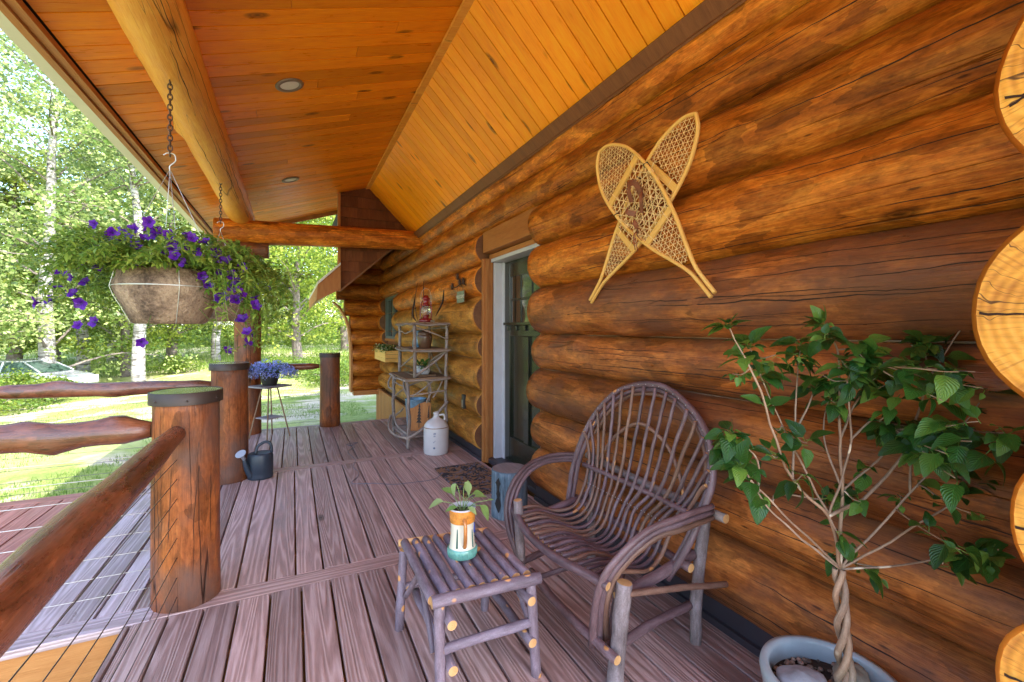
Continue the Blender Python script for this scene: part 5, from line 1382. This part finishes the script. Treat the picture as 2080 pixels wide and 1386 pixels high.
def on_shelf():
    # long dried pods / feathers behind the lantern
    for i, (pts, lab) in enumerate([
        ([(1.50, 5.92, 1.484), (1.47, 5.98, 1.75), (1.50, 5.95, 2.02)], 'long thin dried pod curving up at the back left of the lantern'),
        ([(1.52, 5.72, 1.484), (1.52, 5.72, 1.8), (1.52, 5.71, 2.02)], 'straight dried spike standing upright behind the lantern'),
        ([(1.56, 5.30, 1.56), (1.60, 5.16, 1.72), (1.60, 5.10, 1.86)], 'dark pointed dried leaf right of the lantern'),
        ([(1.46, 5.80, 1.484), (1.44, 5.97, 1.6), (1.46, 5.92, 1.84)], 'dark bent dried blade left of the lantern')]):
        mb = MB(); p = spline(pts, 12); mb.tube(p, [.006+.007*math.sin(PI*k/11) for k in range(12)], 6, squash=.4)
        tag(mb.build('dried_pod', M['darkdry']), lab, 'dried pod', 'dried pods behind the lantern')
    mb = MB(); mb.tube(spline([(1.48, 5.10+.12, 1.496), (1.5, 5.24, 1.50), (1.52, 5.22, 1.495)], 6), .012, 8); tag(mb.build('stone', M['stoneb']), 'small dark stone on the top shelf right of the lantern', 'stone')
    c = V((1.45, 5.72, 1.167)); t = thing('enamel_pitcher', 'speckled blue enamel pitcher on the middle of the twig shelf', 'pitcher', tuple(c))
    mb = MB(); mb.lathe([(.07, 0), (.075, .005), (.07, .09), (.055, .17), (.05, .20), (.055, .215), (.05, .21)], c, 28); mb.build('body', M['blueenamel'], t)
    mb = MB(); mb.tube(spline([c+V((.03, -.05, .19)), c+V((.05, -.11, .17)), c+V((.05, -.11, .08)), c+V((.035, -.06, .05))], 14), .007, 8); mb.build('handle', M['blueenamel'], t)
    c = V((1.47, 5.47, 1.167)); t = thing('brown_crock', 'brown glazed crock beside the blue pitcher on the twig shelf', 'crock', tuple(c))
    mb = MB(); mb.lathe([(.065, 0), (.07, .01), (.085, .07), (.095, .13), (.09, .16), (.08, .17), (.088, .175), (.088, .19), (.06, .205), (.02, .215), (.022, .23), (.0005, .235)], c, 32); mb.build('body', M['crock'], t)
    for s_ in (1, -1):
        mb = MB(); d = V((-.45, .89, 0))*s_; mb.tube(spline([c+d*.085+V((0, 0, .15)), c+d*.115+V((0, 0, .14)), c+d*.09+V((0, 0, .11))], 8), .007, 6); mb.build('lug', M['crock'], t)
    # white pots with leafy plants
    for i, (x, y, r, lab, pl) in enumerate([(1.45, 5.63, .055, 'small white pot on the left of the lower shelf board', 'leafy green plant in the left white pot of the twig shelf'), (1.47, 5.45, .062, 'wider white pot on the right of the lower shelf board', 'bushy green plant in the right white pot of the twig shelf')]):
        c = V((x, y, .845)); t = thing('white_pot', lab, 'pot', tuple(c), 'white pots on the twig shelf')
        mb = MB(); mb.lathe([(r*.7, 0), (r*.95, .03), (r, .085), (r*1.04, .09), (r*.92, .09), (r*.9, .07)], c, 28); mb.build('body', M['white'], t)
        mb = MB(); mb.lathe([(.0005, .072), (r*.92, .072)], c, 20, cap_b=False); mb.build('soil', M['soil'], t)
        p = thing('leafy_plant', pl, 'plant', (x, y, .92), 'plants in the white pots'); mb = MB()
        for k in range(45):
            a = R.uniform(0, 6.28); e = R.uniform(-.1, 1.2); d = V((math.cos(a)*math.cos(e), math.sin(a)*math.cos(e), math.sin(e)))
            mb.leaf(c+V((0, 0, .08))+d*R.uniform(.01, .08), d, V((0, 0, 1)), R.uniform(.05, .10), R.uniform(.018, .035), shape=(.1, .9, 1, .5, 0))
        mb.build('leaves', M['leafgreen'], p)
    mb = MB()
    c = V((1.43, 5.52, .827))
    mb.box((1.33, 5.36, .827), (1.58, 5.75, .842)); tag(mb.build('wooden_tray', M['oldboard'], bevel=.003), 'thin brown tray under the white pots', 'tray')
    t = thing('trailing_plant', 'pale grey-green trailing plant at the left end of the lower shelf board', 'plant', (1.35, 5.83, .83)); mb = MB()
    for k in range(60):
        a = R.uniform(0, 6.28); p0 = V((1.35+R.uniform(-.05, .05), 5.83+R.uniform(-.09, .09), .828+R.uniform(0, .10)))
        mb.leaf(p0, V((math.cos(a), math.sin(a), .4)), V((0, 0, 1)), .04, .02, shape=(.1, 1, .7, 0))
    mb.build('leaves', leafmat('pale_leaf', (.10, .20, .13), (.22, .36, .25), (.4, .52, .4), .3), t)
    # pail + cut-out board on bottom shelf
    c = V((1.42, 5.72, .135)); t = thing('blue_pail', 'weathered blue metal pail on the bottom of the twig shelf', 'pail', tuple(c))
    mb = MB(); mb.lathe([(.105, 0), (.108, .01), (.135, .36), (.139, .365), (.139, .375), (.13, .375), (.125, .35), (.10, .02)], c, 32); mb.build('body', M['pail'], t)
    mb = MB(); mb.tube(spline([c+V((.0, .137, .36)), c+V((-.09, .09, .31)), c+V((-.14, 0, .29)), c+V((-.09, -.09, .31)), c+V((0, -.137, .36))], 16), .003, 5); mb.build('bail', M['zinc'], t)
    t = thing('tree_cutout_board', 'blond wooden board with dark pine tree cut-outs leaning on the pail', 'board', (1.36, 5.5, .13))
    mb = MB()
    A_ = V((1.30, 5.58, .135)); ex = V((.22, -.17, 0)); ez = V((.02, .03, .36))
    def bp(a, b, o=0): return A_+ex*a+ez*b+V((-.6, -.8, 0))*o
    outline = [(0, 0), (1, 0), (1, .96), (.72, 1), (.45, .93), (.15, .78), (0, .76)]
    k = mb.add([bp(a, b) for a, b in outline]+[bp(a, b, -.018) for a, b in outline]); n = len(outline)
    mb.face(list(range(k, k+n)), [(b*.36, a*.4) for a, b in outline], 0, .6, False); mb.face(list(range(k+2*n-1, k+n-1, -1)), [(0, 0)]*n, 0, .6, False)
    for i in range(n): j = (i+1) % n; mb.face([k+i, k+n+i, k+n+j, k+j], [(0, 0), (.02, 0), (.02, .3), (0, .3)], 0, .6, False)
    mb.build('board', M['cedar'], t)
    mb = MB()
    for tx, tz, s_ in ((.47, .02, .95), (.93, .3, .62)):
        for k in range(6):
            w = .13*(1-k/7)*s_+.02; z0 = tz+(.28+k*.11)*s_
            mb.poly([bp(tx-w, z0, .004), bp(tx+w*(.9 if tx < .9 else .3), z0, .004), bp(tx, z0+.16*s_, .004)])
        mb.poly([bp(tx-.02, tz+.1, .004), bp(tx+.02, tz+.1, .004), bp(tx+.02, tz+.35, .004), bp(tx-.02, tz+.35, .004)])
    mb.build('cutout', M['darkdry'], t)
on_shelf()

# window box, sign, bell, cones
def wallbits():
    c = V((1.52, 8.95, .86))
    t = thing('wooden_crate', 'small blond wooden crate hung under the window', 'crate', tuple(c))
    mb = MB()
    for k in range(3): mb.box((1.50, 8.3, .80+k*.07), (1.52, 9.45, .865+k*.07)); mb.box((1.52, 8.3, .80+k*.07), (1.74, 8.32, .865+k*.07)); mb.box((1.52, 9.43, .80+k*.07), (1.74, 9.45, .865+k*.07))
    mb.box((1.52, 8.32, .80), (1.74, 9.43, .82)); mb.build('boards', M['blond'], t)
    mb = MB(); mb.box((1.525, 8.325, .821), (1.735, 9.425, .96)); mb.build('soil', M['soil'], t)
    p = thing('window_flowers', 'low green plants with tiny pale flowers in the crate under the window', 'plant', (1.6, 8.9, .98)); mb = MB(); fl = MB()
    for i in range(700):
        p0 = V((R.uniform(1.46, 1.74), R.uniform(8.28, 9.47), .96+R.uniform(0, .13)))
        d = V((R.uniform(-1, 1), R.uniform(-1, 1), R.uniform(-.2, 1))).normalized()
        (mb if R.random() < .85 else fl).leaf(p0, d, V((0, 0, 1)), .05, .025, shape=(.1, 1, .7, 0))
    mb.build('foliage', M['leafgreen'], p); tag(fl.build('blossoms', M['flowerY'], p), kind='stuff')
    # sign
    y0, y1, z0, z1, X = 4.69, 4.93, 1.70, 1.83, 1.70
    t = thing('welcome_sign', 'small green metal welcome sign hanging under pine cones on the log wall', 'sign', (X, 4.8, 1.77))
    mb = MB(); mb.box((X, y0, z0), (X+.006, y1, z1)); mb.build('plate', M['plaque'], t, bevel=.002)
    cu = bpy.data.curves.new('w', 'FONT'); cu.body = 'WELCOME'; cu.size = .055; cu.align_x = 'CENTER'; cu.align_y = 'CENTER'; cu.extrude = .002
    to = bpy.data.objects.new('w', cu); COL.objects.link(to); dg = bpy.context.evaluated_depsgraph_get(); me = bpy.data.meshes.new_from_object(to.evaluated_get(dg))
    bpy.data.objects.remove(to)
    mm = Matrix.Translation((X-.003, (y0+y1)/2, (z0+z1)/2)) @ Matrix(((0, 0, -1, 0), (-1, 0, 0, 0), (0, 1, 0, 0), (0, 0, 0, 1)))
    me.transform(Matrix.Translation(-ORG[t.name]) @ mm); me.materials.clear(); me.materials.append(simple('sign_letters', (.5, .5, .38), .6))
    lo = bpy.data.objects.new('lettering', me); COL.objects.link(lo); lo.parent = t
    mb = MB(); mb.tube([(X, y0+.02, z1), (X-.01, y0+.05, z1+.07)], .002, 5); mb.tube([(X, y1-.02, z1), (X-.01, y1-.04, z1+.07)], .002, 5)
    mb.tube(spline([(X-.01, 5.06, 1.90), (X-.02, 4.9, 1.88), (X-.01, 4.72, 1.91), (X, 4.62, 1.88)], 14), .006, 6); mb.build('branch', M['darkdry'], t)
    for (y, z, r) in ((5.07, 1.905, .038), (4.87, 2.0, .036), (4.80, 1.93, .034), (4.68, 1.93, .036)):
        mb = MB(); c2 = V((1.69, y, z))
        for i in range(60):
            q = i/59; a = i*2.4; rr_ = r*math.sin(PI*(.12+.8*q)); d = V((math.cos(a), math.sin(a)*.0+math.sin(a), .3)).normalized()
            p0 = c2+V((math.cos(a)*rr_*.6, math.sin(a)*rr_*.6, (q-.5)*r*2.2)); mb.qleaf(p0, V((math.cos(a), math.sin(a), .25)).normalized(), V((0, 0, 1)), r*.55, r*.5)
        mb.lathe([(r*.3, -r), (r*.5, 0), (r*.2, r)], c2, 10); mb.build('pine_cone', M['cone'], t)
    t = thing('door_bell', 'slim black electric box on the log wall left of the door', 'door bell', (1.73, 4.81, .58))
    mb = MB(); mb.box((1.725, 4.775, .50), (1.76, 4.845, .66)); mb.build('case', M['black'], t, bevel=.008)
    mb = MB(); mb.box((1.719, 4.79, .52), (1.7245, 4.83, .60)); mb.build('plate', M['nickel'], t, bevel=.002)
wallbits()

# ------------------------------------------------------------------ trees
def pxy(px, d):
    u = (px-1040)/910.0; s_, c_ = .4394, .8983
    return (d*(s_+u*c_), d*(c_-u*s_))
def make_tree(name, label, group, h, r, crown0, cw, nleaf, leafm, barkm, ls, seed, lean=0):
    rr_ = random.Random(seed)
    t = thing(name, label, 'tree', (0, 0, 0), group)
    mb = MB(); top = V((lean*h, 0, h*.93))
    tp = wobble(line((0, 0, -.3), top, 16), .25, .35)
    mb.tube(tp, [r*(1-.85*i/15)+.02 for i in range(16)], 12, bump=.08, bf=.8); 
    ends = []
    nb = 26
    for i in range(nb):
        q = crown0*.8+(1-crown0*.8)*i/nb; b = tp[min(15, int(q*15))]
        a = rr_.uniform(0, 6.28); L = cw*(1.15-.75*abs((q-crown0)/(1-crown0)-.35))*rr_.uniform(.6, 1.05)
        e = b+V((math.cos(a)*L, math.sin(a)*L, L*rr_.uniform(.15, .8)))
        m_ = b.lerp(e, .5)+V((0, 0, L*.12))
        pts = wobble(spline([b, m_, e], 7), .15, .6); mb.tube(pts, [r*.20*(1-.85*k/6)*(1.1-q*.6)+.006 for k in range(7)], 5, m=1)
        for k in range(2, 7): ends.append((pts[k], L*.30*(.6+.1*k)))
    mb.build('trunk', [barkm, M['treebark']], t)
    for k in range(10): ends.append((tp[15]+V((rr_.uniform(-.5, .5), rr_.uniform(-.5, .5), rr_.uniform(-1, .8))), cw*.25))
    lf = MB(); per = nleaf//len(ends)
    for (c0, rad) in ends:
        # several small sprays per end
        ns = 5
        for s0 in range(ns):
            cc = V(c0)+V((rr_.gauss(0, 1), rr_.gauss(0, 1), rr_.gauss(0, .7)))*rad*.75
            tn = rr_.random(); sr = rad*.33
            for k in range(max(1, per//ns)):
                p = cc+V((rr_.gauss(0, 1), rr_.gauss(0, 1), rr_.gauss(0, .55)))*sr
                d = V((rr_.uniform(-1, 1), rr_.uniform(-1, 1), rr_.uniform(-.8, .4))).normalized(); n_ = V((rr_.uniform(-1, 1), rr_.uniform(-1, 1), rr_.uniform(.0, 1.3))).normalized()
                L = ls*rr_.uniform(.6, 1.3); lf.qleaf(p, d, n_, L, L*.72, tone=min(1, max(0, tn*1.0-.08+rr_.random()*.25)))
    lf.build('crown', leafm, t)
    return t
birchA = make_tree('birch_tree', 'tall white-barked birch, trunk rising behind the hanging bowl', 'trees on the lawn', 15, .27, .28, 3.6, 15000, M['treeleaf2'], M['birch'], .17, 1, -.01)
birchB = make_tree('birch_tree', 'white birch with twin branches at the far left', 'trees on the lawn', 17, .3, .16, 4.4, 17000, M['treeleaf2'], M['birch'], .17, 2, .015)
maple = make_tree('maple_tree', 'round maple with grey trunk beyond the far deck edge', 'trees on the lawn', 11, .30, .24, 3.9, 17000, M['treeleaf'], M['treebark'], .19, 3)
farT = make_tree('forest_tree', 'forest tree behind the meadow', 'forest trees behind the meadow', 15, .25, .10, 4.6, 9000, M['farleaf'], M['treebark'], .34, 4)
farT2 = make_tree('forest_tree', 'forest tree behind the meadow', 'forest trees behind the meadow', 18, .28, .12, 4.2, 9000, M['treeleaf'], M['birch'], .34, 5)
def put(o, px, d, sc=1, rz=0, dz=0, label=None, group=None):
    x, y = pxy(px, d); o.location = (x, y, ground_z(x, y)-.05+dz); o.rotation_euler = (0, 0, rz); o.scale = (sc, sc, sc)
    if label: o['label'] = label
    if group: o['group'] = group
    return o
put(birchA, 285, 21, 1.0, 1.0); put(birchB, 95, 20, 1.0, .5)
put(maple, 603, 27, .93, 0)
cp = lambda o: copy_tree(o)
spots = [
 (birchA, 440, 30, .95, 2.2, 'slim white birch trunk seen just left of the tall porch post'),
 (maple, 255, 24, .75, 1.4, 'small dark-stemmed maple beside the large birch trunk'),
 (birchB, -170, 15, .85, 2.6, 'birch nearest the camera at the left edge'),
 (maple, 30, 26, 1.15, 4.0, 'broad maple behind the parked car'),
 (birchA, 165, 27, 1.15, 4.4, 'tall birch right of the parked car'),
 (maple, 350, 31, 1.1, 3.1, 'maple behind the nearest hanging bowl'),
 (maple, 700, 38, 1.2, 5.1, 'maple half hidden by the shingled gable'),
 (birchB, 520, 38, 1.0, 1.1, 'birch behind the maple beside the tall porch post'),
 (birchB, -190, 22, 1.1, 3.3, 'birch beyond the left edge of the landing'),
 (birchA, -130, 30, 1.2, 0.3, 'tall birch farther back at the left edge'),
 (birchB, 230, 34, 1.2, 5.5, 'big birch at the back of the lawn above the rail'),
 (maple, 110, 33, 1.3, 2.0, 'large maple far behind the two landing rails'),
]
for (src, px, d, sc, rz, lab) in spots: put(cp(src), px, d, sc, rz, 0, lab)
n = 0
put(farT, 560, 62, 1, 1); put(farT2, 160, 60, 1.1, 2)
for i, px in enumerate(range(-420, 1000, 48)):
    for row in range(1):
        if n > 70: break
        d = (58 if row == 0 else 76)+R.uniform(-5, 6)
        put(cp(farT if R.random() < .6 else farT2), px+R.uniform(-15, 15)+row*22, d, R.uniform(.6, .95), R.uniform(0, 6), -.4); n += 1
for i in range(16):
    an = math.radians(-36-i*4.6); d = R.uniform(34, 56)
    o = copy_tree(farT if i % 2 else farT2); x, y = math.sin(an)*d, math.cos(an)*d
    o.location = (x, y, ground_z(x, y)-.4); o.rotation_euler = (0, 0, R.uniform(0, 6)); o.scale = (R.uniform(.7, 1.05),)*3
# ---- shrubs
def shrub(px, d, w, h, nl, label, seed, leafm='shrubleaf', ls=.10):
    rr_ = random.Random(seed); x, y = pxy(px, d); z = ground_z(x, y)
    t = thing('shrub', label, 'shrub', (x, y, z), 'shrubs on the lawn'); lf = MB(); st = MB()
    for i in range(14):
        a = rr_.uniform(0, 6.28); q = rr_.random(); e = V((x+math.cos(a)*w*q, y+math.sin(a)*w*q, z+h*rr_.uniform(.5, 1)*(1-.5*q)))
        st.tube(spline([(x+math.cos(a)*w*q*.3, y+math.sin(a)*w*q*.3, z-.05), V((x, y, z)).lerp(e, .6), e], 5), .012, 5)
        for s0 in range(5):
            cc = e+V((rr_.gauss(0, .3), rr_.gauss(0, .3), rr_.uniform(-.6, .15)))*h*.55; tn = rr_.random()
            for k in range(nl//70):
                p = cc+V((rr_.gauss(0, 1), rr_.gauss(0, 1), rr_.gauss(0, .7)))*w*.16
                if p.z < z: continue
                dd = V((rr_.uniform(-1, 1), rr_.uniform(-1, 1), rr_.uniform(-.6, .5))).normalized(); L = ls*rr_.uniform(.6, 1.3)
                lf.qleaf(p, dd, V((rr_.uniform(-1, 1), rr_.uniform(-1, 1), rr_.uniform(0, 1))).normalized(), L, L*.7, tone=min(1, tn*.6+rr_.random()*.4))
    st.build('stems', M['treebark'], t); lf.build('foliage', M[leafm], t)
for i, a in enumerate([(100, 16.5, .75, 1.0, 2200, 'small shrub right in front of the car windscreen'), (25, 17, 1.3, 1.3, 3500, 'leafy shrub in front of the parked car'), (350, 24, 1.0, 1.0, 2400, 'shrub right of the large birch trunk'), (650, 25, 1.9, 1.0, 3800, 'low bush right of the maple trunk'), (700, 19, 1.6, .9, 3800, 'low bush seen between the far deck post and the cabin corner'), (610, 21, 1.6, .75, 3400, 'low bush behind the short far rail'), (560, 24, 1.3, .9, 2600, 'low bush behind the plant stand'), (-60, 14, 1.5, 1.4, 3400, 'shrub left of the landing'), (740, 24, 1.8, 1.1, 3000, 'shrub near the cabin corner'), (480, 33, 2.0, 1.6, 2500, 'round shrub at the edge of the meadow')]):
    shrub(*a, seed=20+i)
# meadow / forest floor stuff
mb = MB(); rg = random.Random(3)
for i in range(5200):
    px = rg.uniform(-350, 900); d = rg.uniform(44, 64); x, y = pxy(px, d); z = ground_z(x, y)
    L = rg.uniform(.5, 1.1)
    for k in range(4):
        p = V((x+rg.uniform(-.8, .8), y+rg.uniform(-.8, .8), z+rg.uniform(0, 2.2)*rg.random()))
        mb.qleaf(p, V((rg.uniform(-1, 1), rg.uniform(-1, 1), rg.uniform(-.5, .8))).normalized(), V((rg.uniform(-1, 1), rg.uniform(-1, 1), .5)).normalized(), .42, .3)
tag(mb.build('undergrowth', M['shrubleaf']), 'mass of undergrowth along the forest edge behind the meadow', 'undergrowth', kind='stuff')
mb = MB()
def blade(x, y, h, lean):
    z = ground_z(x, y)-.01; a = rg.uniform(0, 6.28); w = .004+h*.03
    dx, dy = math.cos(a)*w, math.sin(a)*w; lx_, ly = rg.uniform(-1, 1)*lean, rg.uniform(-1, 1)*lean
    k = mb.add([(x-dx, y-dy, z), (x+dx, y+dy, z), (x+lx_, y+ly, z+h)]); mb.face([k, k+1, k+2], [(0, 0), (0, 1), (1, .5)], 0, rg.random(), False)
for i in range(42000):
    px = rg.uniform(-20, 800) if i % 3 else rg.uniform(500, 780); d = 5.5+17*rg.random()**1.3; x, y = pxy(px, d)
    if (x > -.8 and y < 7.2) or (x > -2.45 and 2.6 < y < 5.1) or (x > -1 and y < 2.7): continue
    if x > 1.7: continue
    if noise.noise(V((x*.5, y*.5, 0))) > .18: continue
    blade(x, y, rg.uniform(.03, .085), .03)
for i in range(26000):
    px = rg.uniform(-250, 820); d = rg.uniform(24, 58); x, y = pxy(px, d); blade(x, y, rg.uniform(.2, .55), .15)
tag(mb.build('grass', M['grass']), 'green lawn grass and tall meadow grass beyond the porch', 'grass', kind='stuff')

# ------------------------------------------------------------------ parked car
def car():
    x, y = pxy(58, 19.5); z = ground_z(x, y); yaw = math.atan2(-.4394, .8983)+.1
    t = thing('parked_car', 'pale silver blue car parked behind the shrubs at the left', 'car', (x, y, z), rz=yaw)
    prof = [(-2.2, .45), (-2.22, .75), (-2.1, .92), (-1.5, .98), (1.0, .98), (1.9, .82), (2.2, .65), (2.22, .4), (2.1, .28), (-2.1, .28)]
    mb = MB()
    def ext(poly, w0, w1, m=0):
        k = mb.add([(a, -w0, b) for a, b in poly]+[(a, w0, b) for a, b in poly]); n = len(poly)
        mb.face(list(range(k, k+n)), [(0, 0)]*n, m, .5, False); mb.face(list(range(k+2*n-1, k+n-1, -1)), [(0, 0)]*n, m, .5, False)
        for i in range(n): j = (i+1) % n; mb.face([k+i, k+n+i, k+n+j, k+j], [(0, 0)]*4, m, .5, False)
    ext(prof, .86, .86); mb.build('body', M['carpaint'], t, local=True, bevel=.06)
    mb = MB(); k = mb.add([(-1.75, -.8, .97), (1.15, -.8, .97), (.35, -.62, 1.42), (-1.2, -.62, 1.42), (-1.75, .8, .97), (1.15, .8, .97), (.35, .62, 1.42), (-1.2, .62, 1.42)])
    for f in ((0, 1, 2, 3), (5, 4, 7, 6), (1, 5, 6, 2), (4, 0, 3, 7)): mb.face([k+i for i in f], [(0, 0)]*4, 0, .5, False)
    mb.build('windows', M['carglass'], t, local=True)
    mb = MB(); mb.box((-1.25, -.64, 1.41), (.4, .64, 1.46))
    for s_ in (1, -1):
        for a, b in (((-1.75, .97), (-1.2, 1.43)), ((1.15, .97), (.35, 1.43)), ((-.4, .97), (-.4, 1.43))):
            mb.tube([(a[0], s_*.81, a[1]), (b[0], s_*.63, b[1])], .035, 8)
    mb.build('roof', M['carpaint'], t, local=True, bevel=.02)
    for a in (-1.35, 1.35):
        for s_ in (1, -1):
            mb = MB(); mb.tube([(a, s_*.72, .32), (a, s_*.9, .32)], .32, 24); w = mb.build('wheel', M['tyre'], t, local=True)
            mb = MB(); mb.tube([(a, s_*.88, .32), (a, s_*.91, .32)], .19, 18); ORG[w.name] = V((0, 0, 0)); mb.build('rim', M['nickel'], w, local=True)
    for s_ in (1, -1):
        mb = MB(); mb.box((2.12, s_*.6-.14, .62), (2.24, s_*.6+.14, .74)); mb.build('headlight', M['lamplens'], t, local=True)
car()

# ------------------------------------------------------------------ light, sky, camera
sd = V((.42, -.85, 1.0)).normalized()
el = math.asin(sd.z); az = math.atan2(sd.x, sd.y)
w = bpy.data.worlds.new('World'); SC.world = w; w.use_nodes = True
nt = w.node_tree; bg = nt.nodes['Background']
sky = nt.nodes.new('ShaderNodeTexSky'); sky.sky_type = 'NISHITA'; sky.sun_disc = False
sky.sun_elevation = el; sky.sun_rotation = az; sky.air_density = 1.0; sky.dust_density = 1.5; sky.ozone_density = 1.0
nt.links.new(sky.outputs[0], bg.inputs[0]); bg.inputs[1].default_value = 1.05
sl = bpy.data.lights.new('sun', 'SUN'); sl.energy = 13; sl.angle = math.radians(.5); sl.color = (1, .95, .87)
so = bpy.data.objects.new('sun', sl); COL.objects.link(so); so.rotation_euler = sd.to_track_quat('Z', 'Y').to_euler()
cam = bpy.data.cameras.new('camera'); co = bpy.data.objects.new('camera', cam); COL.objects.link(co); SC.camera = co
cam.sensor_width = 36; cam.lens = 910/2080*36; cam.clip_end = 2000; cam.clip_start = .02
cam.shift_y = (669-693)/2080
co.location = (0, 0, 1.4); co.rotation_euler = (PI/2, 0, -math.atan((1040-595)/910))
SC.view_settings.view_transform = 'Standard'; SC.view_settings.look = 'None'; SC.view_settings.exposure = 0
SC.cycles.max_bounces = 10; SC.cycles.diffuse_bounces = 6; SC.cycles.glossy_bounces = 4; SC.cycles.transmission_bounces = 6; SC.cycles.transparent_max_bounces = 8
SC.cycles.use_denoising = True; SC.cycles.sample_clamp_indirect = 8
